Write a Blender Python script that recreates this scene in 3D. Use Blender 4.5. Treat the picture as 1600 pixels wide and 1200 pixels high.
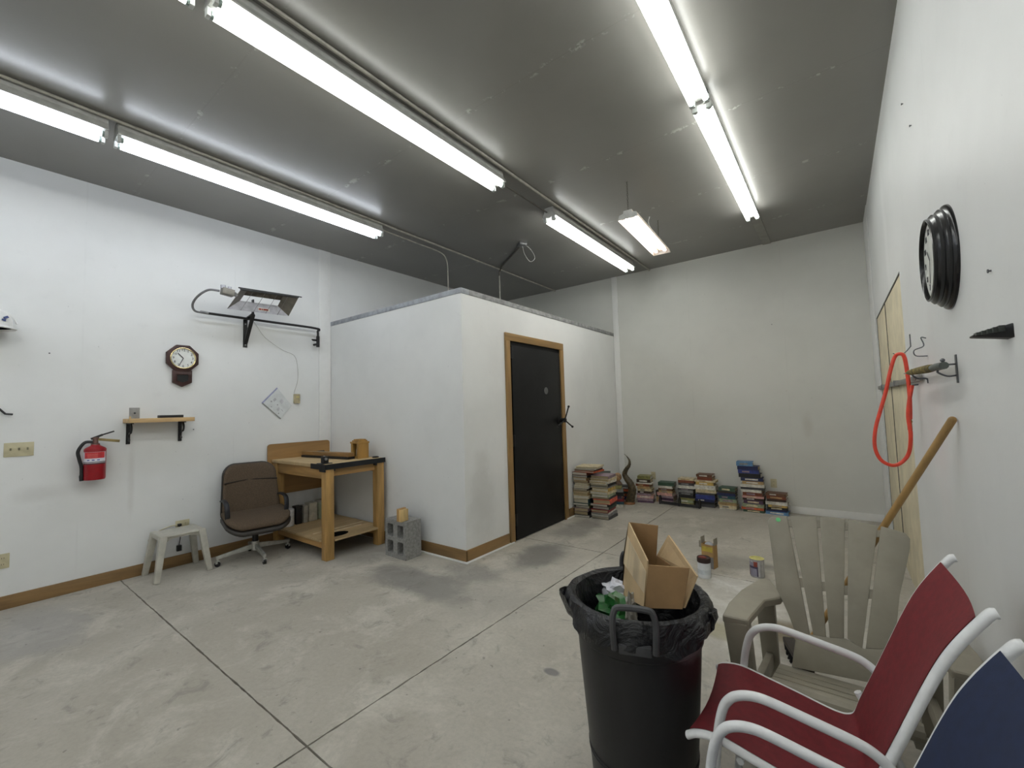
import bpy, bmesh, math, random
from mathutils import Vector, Matrix
random.seed(7)
for o in list(bpy.data.objects): bpy.data.objects.remove(o)
scn = bpy.context.scene
col = scn.collection
PI = math.pi

# ------------------------------------------------------------------ camera
CAM = Vector((0, 0, 1.475)); FPX = 667.8
_y, _p, _r = -0.6472, 0.0594, -0.0285
FW = Vector((math.sin(_y)*math.cos(_p), math.cos(_y)*math.cos(_p), math.sin(_p)))
_r0 = Vector((math.cos(_y), -math.sin(_y), 0)); _u0 = _r0.cross(FW)
RT = _r0*math.cos(_r) + _u0*math.sin(_r); UP = -_r0*math.sin(_r) + _u0*math.cos(_r)
cd = bpy.data.cameras.new('camera'); cam = bpy.data.objects.new('camera', cd); col.objects.link(cam)
cd.sensor_width = 36; cd.lens = FPX*36/1600; cd.clip_start = .02; cd.clip_end = 60
cam.matrix_world = Matrix(((RT.x, UP.x, -FW.x, CAM.x), (RT.y, UP.y, -FW.y, CAM.y), (RT.z, UP.z, -FW.z, CAM.z), (0, 0, 0, 1)))
scn.camera = cam

# ------------------------------------------------------------------ world and exposure
wd = bpy.data.worlds.new('world'); scn.world = wd; wd.use_nodes = True
wd.node_tree.nodes['Background'].inputs[0].default_value = (.5, .55, .6, 1)
wd.node_tree.nodes['Background'].inputs[1].default_value = .02
scn.view_settings.view_transform = 'Standard'; scn.view_settings.look = 'None'
scn.view_settings.gamma = 1; scn.view_settings.use_curve_mapping = False
scn.view_settings.exposure = 0.0
TUBE_W = 15.5            # strength of the fluorescent tubes

# ------------------------------------------------------------------ room sizes (metres)
L, R, B, H = -5.380, 0.399, 6.808, 3.677
BX, BY, BT = -2.951, 3.092, 2.719      # the partitioned room in the corner
FRONT = -5.4                           # wall behind the photographer

def ray(u, v): return FW + RT*((u-800)/FPX) - UP*((v-600)/FPX)
def hit(u, v, ax, val):
    d = ray(u, v); return CAM + d*((val-CAM[ax])/d[ax])
def hitp(u, v, p, n):
    d = ray(u, v); n = Vector(n); return CAM + d*((Vector(p)-CAM).dot(n)/d.dot(n))

# ------------------------------------------------------------------ materials
def lin(c):
    f = lambda x: x/12.92 if x <= .04045 else ((x+.055)/1.055)**2.4
    return tuple(f(x/255) for x in c)+(1,)
class NT:
    def __init__(s, name):
        s.m = bpy.data.materials.new(name); s.m.use_nodes = True; s.t = s.m.node_tree
        s.b = s.t.nodes['Principled BSDF']; s.geo = None; s.tc = None
    def n(s, typ, **kw):
        x = s.t.nodes.new(typ)
        for k, v in kw.items(): setattr(x, k, v)
        return x
    def l(s, a, b): s.t.links.new(a, b)
    def put(s, sock, v):
        if isinstance(v, bpy.types.NodeSocket): s.l(v, sock)
        elif isinstance(v, (tuple, list)) and len(v) == 3 and sock.type == 'RGBA': sock.default_value = lin(v)
        else: sock.default_value = v
    def pos(s):
        if not s.geo: s.geo = s.n('ShaderNodeNewGeometry')
        return s.geo.outputs['Position']
    def obj(s):
        if not s.tc: s.tc = s.n('ShaderNodeTexCoord')
        return s.tc.outputs['Object']
    def math(s, op, a, b=0.0, c=0.0, clamp=False):
        x = s.n('ShaderNodeMath', operation=op, use_clamp=clamp)
        s.put(x.inputs[0], a); s.put(x.inputs[1], b); s.put(x.inputs[2], c); return x.outputs[0]
    def noise(s, scale, detail=4, rough=.55, vec=None, dist=0.0, stretch=None):
        x = s.n('ShaderNodeTexNoise'); x.inputs['Scale'].default_value = scale
        x.inputs['Detail'].default_value = detail; x.inputs['Roughness'].default_value = rough; x.inputs['Distortion'].default_value = dist
        vec = vec or s.obj()
        if stretch:
            mp = s.n('ShaderNodeMapping'); mp.inputs['Scale'].default_value = stretch; s.l(vec, mp.inputs['Vector']); vec = mp.outputs[0]
        s.l(vec, x.inputs['Vector']); return x.outputs['Fac']
    def ramp(s, fac, a, b, lo=0.0, hi=1.0, smooth=True):
        x = s.n('ShaderNodeMapRange', interpolation_type='SMOOTHSTEP' if smooth else 'LINEAR')
        s.put(x.inputs[0], fac); x.inputs[1].default_value = a; x.inputs[2].default_value = b
        x.inputs[3].default_value = lo; x.inputs[4].default_value = hi; return x.outputs[0]
    def mix(s, fac, a, b, mode='MIX'):
        x = s.n('ShaderNodeMix', data_type='RGBA', blend_type=mode)
        s.put(x.inputs[0], fac); s.put(x.inputs[6], a); s.put(x.inputs[7], b); return x.outputs[2]
    def sep(s, v):
        x = s.n('ShaderNodeSeparateXYZ'); s.l(v, x.inputs[0]); return x.outputs
    def bump(s, h, strength=.3, dist=.01):
        x = s.n('ShaderNodeBump'); x.inputs['Strength'].default_value = strength; x.inputs['Distance'].default_value = dist
        s.l(h, x.inputs['Height']); s.l(x.outputs[0], s.b.inputs['Normal'])
    def blot(s, center, radii, nz, soft=.5, amp=.9):
        """a soft-edged stain of its own shape round a world point"""
        a = s.n('ShaderNodeVectorMath', operation='SUBTRACT'); s.l(s.pos(), a.inputs[0]); a.inputs[1].default_value = center
        d = s.n('ShaderNodeVectorMath', operation='DIVIDE'); s.l(a.outputs[0], d.inputs[0]); d.inputs[1].default_value = radii
        e = s.n('ShaderNodeVectorMath', operation='LENGTH'); s.l(d.outputs[0], e.inputs[0])
        w = s.math('ADD', e.outputs['Value'], s.math('MULTIPLY', s.math('SUBTRACT', nz, .5), amp*2))
        return s.ramp(w, 1.0+soft/2, 1.0-soft/2)
    def done(s, color=None, rough=None, metal=None, spec=None):
        if color is not None: s.put(s.b.inputs['Base Color'], color)
        if rough is not None: s.put(s.b.inputs['Roughness'], rough)
        if metal is not None: s.put(s.b.inputs['Metallic'], metal)
        if spec is not None: s.b.inputs['Specular IOR Level'].default_value = spec
        return s.m
_mc = {}
def mat(name, c, rough=.55, metal=0.0, var=.08, scale=14, bump=0.0, bscale=60, spec=.5, stretch=None):
    """plain coloured surface with a little uneven tone and grain"""
    if name in _mc: return _mc[name]
    n = NT(name); nz = n.noise(scale, 5, .6, stretch=stretch)
    d = tuple(max(0, x*(1-var)) for x in c); l = tuple(min(255, x*(1+var)) for x in c)
    cc = n.mix(n.ramp(nz, .3, .7), d, l)
    if bump: n.bump(n.noise(bscale, 3, .6), bump, .004)
    _mc[name] = n.done(cc, rough, metal, spec); return _mc[name]
def wood(name, c, axis='y', dark=.72, scale=9, rough=.5):
    if name in _mc: return _mc[name]
    n = NT(name); st = {'x': (.12, 1, 1), 'y': (1, .12, 1), 'z': (1, 1, .12)}[axis]
    g = n.noise(scale, 6, .65, stretch=st, dist=.8); f = n.noise(scale*7, 3, .6, stretch=st)
    d = tuple(x*dark for x in c); l = tuple(min(255, x*1.1) for x in c)
    cc = n.mix(n.ramp(g, .3, .72), d, l); cc = n.mix(n.math('MULTIPLY', f, .25), cc, d)
    n.bump(f, .15, .002); _mc[name] = n.done(cc, rough); return _mc[name]
def emit(name, c, strength):
    n = NT(name); n.b.inputs['Base Color'].default_value = (.9, .9, .9, 1)
    n.b.inputs['Emission Color'].default_value = c+(1,); n.b.inputs['Emission Strength'].default_value = strength
    return n.m

# ------------------------------------------------------------------ mesh builder
def basis(d, up=None):
    d = Vector(d).normalized(); up = Vector(up) if up is not None else (Vector((0, 0, 1)) if abs(d.z) < .95 else Vector((1, 0, 0)))
    x = up.cross(d).normalized(); return x, d.cross(x).normalized(), d
class MB:
    def __init__(s): s.v = []; s.f = []
    def add(s, vs, fs):
        k = len(s.v); s.v += [Vector(p) for p in vs]; s.f += [tuple(i+k for i in f) for f in fs]; return s
    def box(s, x0, x1, y0, y1, z0, z1):
        return s.add([(x, y, z) for z in (z0, z1) for y in (y0, y1) for x in (x0, x1)],
                     [(0, 2, 3, 1), (4, 5, 7, 6), (0, 1, 5, 4), (2, 6, 7, 3), (0, 4, 6, 2), (1, 3, 7, 5)])
    def obox(s, c, ax, hs):
        c = Vector(c); a = [Vector(x).normalized() for x in ax]
        vs = [c+a[0]*hs[0]*i+a[1]*hs[1]*j+a[2]*hs[2]*k for k in (-1, 1) for j in (-1, 1) for i in (-1, 1)]
        return s.add(vs, [(0, 2, 3, 1), (4, 5, 7, 6), (0, 1, 5, 4), (2, 6, 7, 3), (0, 4, 6, 2), (1, 3, 7, 5)])
    def beam(s, a, b, w, h, up=None):
        a = Vector(a); b = Vector(b); x, y, z = basis(b-a, up); return s.obox((a+b)/2, (x, y, z), (w/2, h/2, (b-a).length/2))
    def taper(s, a, b, wa, ha, wb, hb, up=None):
        a = Vector(a); b = Vector(b); x, y, z = basis(b-a, up); vs = []
        for p, w, h in ((a, wa, ha), (b, wb, hb)):
            vs += [p+x*w/2*i+y*h/2*j for j in (-1, 1) for i in (-1, 1)]
        return s.add(vs, [(0, 2, 3, 1), (4, 5, 7, 6), (0, 1, 5, 4), (2, 6, 7, 3), (0, 4, 6, 2), (1, 3, 7, 5)])
    def prism(s, poly, off):
        n = len(poly); off = Vector(off); p = [Vector(q) for q in poly]
        return s.add(p+[q+off for q in p], [tuple(range(n))[::-1], tuple(range(n, 2*n))]+[(i, (i+1) % n, (i+1) % n+n, i+n) for i in range(n)])
    def tube(s, pts, r, n=10, closed=False, rb=None, up=None, caps=True):
        """swept tube; r may be a list; rb = second half-axis for a flat oval section"""
        P = [Vector(p) for p in pts]; m = len(P); vs = []; fr = None
        for i in range(m):
            a = P[i-1] if (i or closed) else P[i]; b = P[(i+1) % m] if (i < m-1 or closed) else P[i]
            d = (b-a).normalized()
            if up is not None: x, y, _ = basis(d, up)
            else:
                if fr is None: fr = basis(d)[0]
                x = (fr-d*fr.dot(d)); x = x.normalized() if x.length > 1e-6 else basis(d)[0]; fr = x; y = d.cross(x)
            ra = r[i] if isinstance(r, (list, tuple)) else r; rr = rb if rb else ra
            vs += [P[i]+x*ra*math.cos(2*PI*k/n)+y*rr*math.sin(2*PI*k/n) for k in range(n)]
        fs = []
        for i in range(m if closed else m-1):
            j = (i+1) % m
            fs += [(i*n+k, i*n+(k+1) % n, j*n+(k+1) % n, j*n+k) for k in range(n)]
        if caps and not closed: fs += [tuple(range(n))[::-1], tuple(range((m-1)*n, m*n))]
        return s.add(vs, fs)
    def lathe(s, prof, c=(0, 0, 0), d=(0, 0, 1), n=32, up=None, fn=None, caps=(True, True)):
        c = Vector(c); x, y, z = basis(d, up); vs = []
        for i, (r, h) in enumerate(prof):
            for k in range(n):
                t = 2*PI*k/n; rr, hh = (r, h) if fn is None else fn(i, t, r, h)
                vs.append(c+x*rr*math.cos(t)+y*rr*math.sin(t)+z*hh)
        m = len(prof); fs = [(i*n+k, i*n+(k+1) % n, (i+1)*n+(k+1) % n, (i+1)*n+k) for i in range(m-1) for k in range(n)]
        if caps[0] and prof[0][0] > 1e-4: fs.append(tuple(range(n))[::-1])
        if caps[1] and prof[-1][0] > 1e-4: fs.append(tuple(range((m-1)*n, m*n)))
        return s.add(vs, fs)
    def cyl(s, a, b, r, n=16, r2=None):
        a = Vector(a); b = Vector(b); return s.lathe([(r, 0), (r2 if r2 is not None else r, (b-a).length)], a, b-a, n)
    def ball(s, c, r, n=14, sq=(1, 1, 1)):
        k = len(s.v); s.lathe([(max(1e-5, math.sin(PI*i/8)), -math.cos(PI*i/8)) for i in range(9)], (0, 0, 0), (0, 0, 1), n)
        for i in range(k, len(s.v)): s.v[i] = Vector(c)+Vector((s.v[i].x*r*sq[0], s.v[i].y*r*sq[1], s.v[i].z*r*sq[2]))
        return s
    def xf(s, M):
        s.v = [M @ p for p in s.v]; return s
    def build(s, name, m, parent=None, bevel=0, seg=2, smooth=35, origin=None, sub=0):
        org = Vector(parent['_o']) if parent is not None else (Vector(origin) if origin is not None else Vector((0, 0, 0)))
        me = bpy.data.meshes.new(name); me.from_pydata([p-org for p in s.v], [], s.f); me.validate()
        bm = bmesh.new(); bm.from_mesh(me); bmesh.ops.remove_doubles(bm, verts=bm.verts, dist=1e-5)
        bmesh.ops.recalc_face_normals(bm, faces=bm.faces)
        if bevel:
            es = [e for e in bm.edges if len(e.link_faces) == 2 and e.calc_face_angle(0) > .6]
            bmesh.ops.bevel(bm, geom=es, offset=bevel, segments=seg, affect='EDGES', profile=.6, clamp_overlap=True)
        bm.to_mesh(me); bm.free()
        if smooth:
            for p in me.polygons: p.use_smooth = True
            me.set_sharp_from_angle(angle=math.radians(smooth))
        me.materials.append(m); o = bpy.data.objects.new(name, me); col.objects.link(o)
        if parent is not None: o.parent = parent
        else: o.location = org
        o['_o'] = tuple(org)
        if sub:
            mo = o.modifiers.new('smooth', 'SUBSURF'); mo.levels = sub; mo.render_levels = sub
        return o
def tag(o, label=None, cat=None, group=None, kind=None):
    if label: o['label'] = label
    if cat: o['category'] = cat
    if group: o['group'] = group
    if kind: o['kind'] = kind
    return o
def thing(name, label, cat, loc, group=None):
    o = bpy.data.objects.new(name, None); col.objects.link(o); o.location = loc; o['_o'] = tuple(loc)
    o.empty_display_size = .05; return tag(o, label, cat, group)
def bez(pts, n=8):
    """Catmull-Rom curve through points"""
    P = [Vector(p) for p in pts]; P = [P[0]*2-P[1]]+P+[P[-1]*2-P[-2]]; out = []
    for i in range(1, len(P)-2):
        for k in range(n):
            t = k/n; a, b, c, d = P[i-1:i+3]
            out.append(.5*((2*b)+(c-a)*t+(2*a-5*b+4*c-d)*t*t+(3*b-a-3*c+d)*t**3))
    out.append(P[-2]); return out
def text_mb(body, size, c, right, up, depth=.0008):
    """letters as flat solid shapes standing on a surface"""
    cu = bpy.data.curves.new('t', 'FONT'); cu.body = body; cu.size = size; cu.align_x = 'CENTER'; cu.align_y = 'CENTER'; cu.extrude = depth; cu.resolution_u = 2
    o = bpy.data.objects.new('t', cu); col.objects.link(o); dg = bpy.context.evaluated_depsgraph_get()
    me = bpy.data.meshes.new_from_object(o.evaluated_get(dg)); r = Vector(right).normalized(); u = Vector(up).normalized(); w = r.cross(u)
    mb = MB().add([Vector(c)+r*v.co.x+u*v.co.y+w*v.co.z for v in me.vertices], [tuple(p.vertices) for p in me.polygons])
    bpy.data.objects.remove(o); bpy.data.meshes.remove(me); bpy.data.curves.remove(cu); return mb

# ================================================================== SURFACES
def wall_mat(name, c, stains=(), seams=(), rough=.55):
    n = NT(name); p = n.pos()
    a = n.noise(.9, 4, .6, p); b = n.noise(6, 6, .65, p)
    cc = n.mix(n.ramp(a, .35, .7), c, tuple(x*.965 for x in c))
    cc = n.mix(n.ramp(b, .58, .8, 0, .12), cc, tuple(x*.8 for x in c))
    for cen, rad, colr, amt in stains:
        cc = n.mix(n.math('MULTIPLY', n.blot(cen, rad, n.noise(5, 6, .65, p), 1.6, .9), amt*.55), cc, colr)
    speck = n.noise(38, 2, .5, p); cc = n.mix(n.ramp(speck, .76, .79, 0, .35), cc, tuple(x*.62 for x in c))
    xyz = n.sep(p); h = n.noise(45, 4, .6, p)
    for ax, val in seams:          # taped joints of the wallboard: faint raised ridge
        dd = n.math('ABSOLUTE', n.math('SUBTRACT', xyz[ax], val))
        line = n.math('MULTIPLY', n.ramp(dd, .012, .002), n.ramp(n.noise(2.2, 4, .6, p), .42, .6)); h = n.math('ADD', h, n.math('MULTIPLY', line, .8))
        cc = n.mix(n.math('MULTIPLY', line, .07), cc, tuple(x*.72 for x in c))
    n.bump(h, .12, .004); return n.done(cc, rough)
WHITE = (226, 227, 226)
def P3(p): return (p.x, p.y, p.z)
m_wall_left = wall_mat('left wall paint', WHITE,
    [(P3(hit(65, 772, 0, L)), (.4, .12, .06), (160, 155, 148), .4), (P3(hit(148, 762, 0, L)), (.4, .08, .06), (165, 163, 160), .2),
     (P3(hit(205, 750, 0, L)), (.4, .02, .25), (170, 165, 158), .4)], [(1, .72), (1, 1.94), (1, -.5), (1, 4.3), (1, 5.5)])
m_wall_back = wall_mat('back wall paint', (214, 214, 208),
    [(P3(hit(1262, 665, 1, B)), (.05, .4, .12), (165, 155, 138), .4), (P3(hit(1040, 450, 1, B)), (.08, .4, .06), (185, 183, 178), .4)], [(0, -1.72), (0, -.5)])
m_wall_right = wall_mat('right wall paint', (222, 223, 222),
    [((R, 3.0, 1.35), (.4, .18, .35), (214, 178, 178), .3), ((R, 2.6, 1.5), (.4, .2, .12), (160, 158, 156), .25), ((R, 4.6, 2.9), (.4, .1, .6), (240, 240, 240), .6)], [(1, 2.62), (1, 5.2)], .42)
m_part = wall_mat('partition paint', (228, 229, 228),
    [(P3(hit(650, 815, 1, BY)), (.2, .4, .16), (150, 150, 150), .45), ((BX, 3.36, .5), (.4, .16, .3), (140, 138, 132), .5),
     ((BX, 3.36, .95), (.4, .1, .1), (160, 158, 150), .35), (P3(hit(600, 770, 1, BY)), (.1, .4, .2), (160, 160, 160), .4)], [(0, -4.1), (1, 6.0)])
m_wall_plain = wall_mat('front wall paint', WHITE)
m_white = mat('white trim paint', (228, 228, 226), .5, var=.008)
def ceil_mat():
    n = NT('ceiling paint'); p = n.pos(); c = (136, 134, 129)
    a = n.noise(.8, 4, .6, p); cc = n.mix(n.ramp(a, .3, .7), c, tuple(x*.94 for x in c))
    xyz = n.sep(p); h = n.noise(70, 3, .6, p); dash = n.noise(9, 5, .7, p)
    # taped wallboard joints across the ceiling every 1.22 m, with chipped light patches
    f = n.math('ABSOLUTE', n.math('SUBTRACT', n.math('FRACT', n.math('DIVIDE', n.math('ADD', xyz[1], 20.31), 1.22)), .5))
    line = n.ramp(f, .006, .002); chips = n.math('MULTIPLY', n.ramp(f, .03, .006), n.ramp(dash, .55, .62))
    h = n.math('ADD', h, n.math('ADD', n.math('MULTIPLY', line, .8), n.math('MULTIPLY', chips, 2)))
    cc = n.mix(n.math('MULTIPLY', line, .12), cc, (96, 94, 90)); cc = n.mix(n.math('MULTIPLY', chips, .6), cc, (190, 188, 182))
    n.bump(h, .12, .004); return n.done(cc, .3)
m_ceil = ceil_mat()
def floor_mat():
    n = NT('worn concrete'); p = n.pos(); c = (186, 181, 170)
    a = n.noise(.55, 6, .62, p, .6); b = n.noise(2.3, 8, .7, p, .4); g = n.noise(40, 5, .7, p); s2 = n.noise(5.5, 7, .7, p, 1.2)
    cc = n.mix(n.ramp(a, .35, .68), c, (166, 160, 148)); cc = n.mix(n.ramp(b, .47, .66, 0, .6), cc, (202, 197, 186))
    cc = n.mix(n.ramp(s2, .54, .7, 0, .6), cc, (128, 124, 116)); cc = n.mix(n.ramp(g, .3, .8, 0, .35), cc, (140, 136, 128))
    def st(u, v, rx, ry, colr, amt, soft=.9, amp=.8):
        nonlocal cc
        q = hit(u, v, 2, 0); cc = n.mix(n.math('MULTIPLY', n.blot((q.x, q.y, 0), (rx, ry, 1), b, soft, amp), n.math('MULTIPLY', amt*.78, n.ramp(s2, .36, .56, 1.0, .45)) if colr[0] > 200 else amt*.78), cc, colr)
    st(650, 908, .62, .2, (96, 95, 96), .75); st(735, 895, .28, .22, (98, 97, 96), .65)
    st(560, 860, .5, .35, (128, 126, 122), .5); st(845, 865, .22, .42, (84, 83, 84), .75); st(905, 825, .2, .5, (98, 97, 96), .6)
    st(760, 930, .4, .3, (142, 139, 132), .5)
    st(1150, 955, .36, .55, (216, 214, 208), .95, 1.0, 1.2); st(1165, 915, .3, .16, (214, 213, 208), .9, .7, 1.2)
    st(1150, 880, .3, .18, (120, 117, 110), .6); st(1215, 890, .2, .08, (112, 108, 98), .7)
    st(1222, 985, .16, .14, (112, 98, 62), .8); st(1125, 985, .13, .1, (150, 142, 104), .8); st(1225, 1000, .12, .2, (90, 74, 44), .7)
    st(60, 985, .5, .25, (150, 150, 152), .5); st(862, 1050, .05, .03, (96, 96, 100), .9, .5, .4)
    sp = n.noise(23, 2, .5, p); cc = n.mix(n.ramp(sp, .72, .75, 0, .5), cc, (96, 92, 86))
    n.bump(n.math('ADD', n.math('MULTIPLY', b, .6), g), .22, .004)
    return n.done(cc, n.ramp(a, .3, .7, .55, .75))
m_floor = floor_mat()
m_joint = mat('joint dirt', (70, 66, 60), .9)

# ---- floor: slabs with sawn, crumbled joints between them
fl = tag(MB().box(L-.2, R+.2, FRONT-.2, B+.2, -.16, -.045).build('floor', m_joint), 'worn grey concrete floor with sawn joints', kind='structure')
JX, JY1, JY2 = -1.972, 1.015, 4.055
def jag(a, b, amp, n):
    return [Vector(a).lerp(Vector(b), i/n)+Vector((random.uniform(-amp, amp), random.uniform(-amp, amp), 0))*(0 if i in (0, n) else 1) for i in range(n)]
def slab(x0, x1, y0, y1):
    g = .0045; x0 += g; x1 -= g; y0 += g; y1 -= g; ny = int((y1-y0)/.045); nx = int((x1-x0)/.045)
    ring = jag((x0, y0, 0), (x1, y0, 0), .0022, nx)+jag((x1, y0, 0), (x1, y1, 0), .0025, ny)+jag((x1, y1, 0), (x0, y1, 0), .0022, nx)+jag((x0, y1, 0), (x0, y0, 0), .0025, ny)
    MB().prism(ring, (0, 0, -.05)).build('slab', m_floor, fl, smooth=0)
xs = [L-.1, JX, R+.1]; ys = [FRONT-.1, JY1-3.04, JY1, JY2, B+.1]
for i in range(2):
    for j in range(4): slab(xs[i], xs[i+1], ys[j], ys[j+1])

# ---- shell
def struct(name, mb, m, label, parent=None, **k): return tag(mb.build(name, m, parent, **k), label, kind='structure' if parent is None else None)
struct('ceiling', MB().box(L-.15, R+.15, FRONT-.15, B+.15, H, H+.12), m_ceil, 'grey painted ceiling with taped board joints')
struct('wall_left', MB().box(L-.12, L, FRONT-.12, B+.12, 0, H), m_wall_left, 'white painted wall on the left with the gas heater')
struct('wall_back', MB().box(L-.12, R+.12, B, B+.12, 0, H), m_wall_back, 'white painted back wall behind the book stacks')
struct('wall_front', MB().box(L-.12, R+.12, FRONT-.12, FRONT, 0, H), m_wall_plain, 'white painted wall behind the viewer')
# right wall with a doorway that has been closed with boards
OY0, OY1, OZ = 3.95, 6.10, 2.352
wr = MB().box(R, R+.12, FRONT-.12, OY0, 0, H).box(R, R+.12, OY1, B+.12, 0, H).box(R, R+.12, OY0, OY1, OZ, H)
struct('wall_right', wr, m_wall_right, 'white painted wall on the right with the round clock')
m_board = mat('bare beige board', (208, 198, 170), .7, var=.05, scale=5)
m_dark = mat('gap shade', (52, 48, 42), .9)
bd = tag(MB().box(R+.03, R+.06, OY0-.02, OY1+.02, 0, OZ+.02).build('door_2', m_dark), 'doorway closed off with two tall bare beige boards', kind='structure')
MB().box(R+.006, R+.03, OY0+.004, 5.12, .0, OZ-.012).build('board', m_board, bd, bevel=.002)
MB().box(R+.006, R+.03, 5.165, OY1-.03, .0, OZ-.012).build('board', m_board, bd, bevel=.002)
MB().box(R+.0045, R+.03, 5.12, 5.165, .0, OZ-.012).build('gap_shade_strip', m_dark, bd)  # flush dark strips stand in for shade in the joint and reveals
MB().box(R+.0045, R+.03, OY1-.03, OY1-.001, .0, OZ-.012).build('gap_shade_strip', m_dark, bd)
MB().box(R+.0045, R+.03, OY0+.004, OY1-.001, OZ-.0115, OZ-.001).build('gap_shade_strip', m_dark, bd)
# corner trims and battens
struct('trim_1', MB().box(-2.945, -2.852, B-.012, B, 0, H), m_white, 'white batten on the back wall at the end of the partition', bevel=.003)
struct('trim_2', MB().box(L, L+.012, 2.926, 3.088, 0, H), m_white, 'white batten on the left wall beside the partition', bevel=.003)
struct('trim_3', MB().box(R-.006, R, OY1+.12, B-.001, 0, H), m_white, 'white board in the far right corner', bevel=.003)
struct('baseboard_back', MB().box(-2.85, R-.02, B-.012, B, 0, .09), m_white, 'white painted baseboard along the back wall', bevel=.003)

# ---- partitioned room in the corner
m_bb = wood('stained baseboard', (140, 110, 70), 'y', .78, 6); m_bbx = wood('stained baseboard x', (138, 108, 68), 'x', .7, 6)
m_doortrim = wood('stained door casing', (150, 118, 72), 'z', .8, 6); m_doortrimh = wood('stained door casing head', (150, 118, 72), 'y', .8, 6)
DY0, DY1, DZ = 3.866, 4.980, 2.262
struct('wall_partition_near', MB().box(L, BX, BY, BY+.1, 0, BT-.055), m_part, 'white partition wall beside the workbench')
struct('wall_partition_side', MB().box(BX-.1, BX, BY+.1, DY0-.02, 0, BT-.055).box(BX-.1, BX, DY1+.02, B, 0, BT-.055).box(BX-.1, BX, DY0-.02, DY1+.02, DZ+.02, BT-.055), m_part, 'white partition wall around the black door')
m_cap = mat('grey cap paint', (150, 154, 160), .55, var=.1)
struct('trim_4', MB().box(L, BX+.006, BY-.006, BY+.12, BT-.055, BT), m_cap, 'grey cap along the near top edge of the partition', bevel=.003)
struct('trim_5', MB().box(BX-.12, BX+.006, BY+.121, B, BT-.055, BT), mat('grey cap paint darker', (138, 138, 138), .55, var=.14), 'grey cap along the side top edge of the partition', bevel=.003)  # side cap is a darker, more mottled grey than the near one
struct('ceiling_partition', MB().box(L, BX-.12, BY+.12, B, BT-.1, BT-.03), m_cap, 'flat roof of the partitioned corner room')
# baseboards
struct('baseboard_left', MB().box(L, L+.016, FRONT, BY, 0, .105), m_bb, 'brown stained wood baseboard along the left wall', bevel=.003)
struct('baseboard_partition_near', MB().box(L+.02, BX+.016, BY-.016, BY, .014, .118), m_bbx, 'brown stained baseboard below the partition by the concrete blocks', bevel=.003)
struct('baseboard_partition_side', MB().box(BX, BX+.016, BY-.0155, DY0-.10, .014, .118).box(BX, BX+.016, DY1+.1, B-.012, .014, .118), m_bb, 'brown stained baseboard either side of the black door', bevel=.003)
struct('trim_6', MB().box(-3.75, BX+.034, BY-.034, BY-.0005, 0, .013), m_white, 'white strip on the floor under the partition baseboard', bevel=.003)
struct('trim_7', MB().box(BX+.0005, BX+.034, BY-.0005, DY0-.03, 0, .013).box(BX+.0005, BX+.034, DY1+.03, 5.5, 0, .013), m_white, 'white strip on the floor either side of the black door', bevel=.003)

# ---- black steel door
m_blk = mat('black door paint', (17, 17, 18), .5, var=.25, scale=4, bump=.08, spec=.3)
m_blk2 = mat('black metal', (22, 22, 24), .45, .3)
m_steel = mat('dull steel', (150, 150, 150), .4, .8)
d1 = tag(MB().box(BX-.08, BX-.012, DY0-.02, DY1+.02, 0, DZ+.02).build('door_1', m_blk), 'black steel door with a three-spoke handle and wooden casing', kind='structure')
leaf = MB().box(BX-.012, BX+.012, DY0+.035, DY1-.02, .012, DZ-.05).build('door_leaf', m_blk, d1, bevel=.004)
for z in (2.129, 1.116, .235):
    MB().cyl((BX+.016, DY0+.03, z-.065), (BX+.016, DY0+.03, z+.065), .012, 12).box(BX+.008, BX+.014, DY0+.005, DY0+.06, z-.06, z+.06).build('hinge', m_blk2, d1)
MB().lathe([(.001, .004), (.04, .004), (.045, 0), (.001, 0)], (BX+.0125, 4.605, 1.70), (1, 0, 0), 24).build('dial_plate', mat('dial grey', (110, 110, 110), .45, .5), d1)
hb = MB().lathe([(.05, 0), (.05, .012), (.028, .02), (.026, .075), (.03, .08), (.03, .1), (.001, .104)], (BX+.0125, 4.90, 1.315), (1, 0, 0), 20).build('handle_hub', m_blk2, d1)
for a in (62, 180+20, -28):
    t = math.radians(a); hc = Vector((BX+.10, 4.90, 1.315)); e = hc+Vector((.01, math.cos(t)*.20, math.sin(t)*.20))
    MB().cyl(hc, e, .009, 10).ball(e, .016, 10).build('spoke', m_blk2, hb)
for nm, mb, m in (('casing', MB().box(BX, BX+.02, DY0-.085, DY0, .0, DZ+.0), m_doortrim), ('casing', MB().box(BX, BX+.02, DY1, DY1+.085, .0, DZ+.0), m_doortrim),
                  ('casing_head', MB().box(BX, BX+.02, DY0-.085, DY1+.085, DZ+.0005, DZ+.088), m_doortrimh)):
    mb.build(nm, m, d1, bevel=.003)

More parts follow.
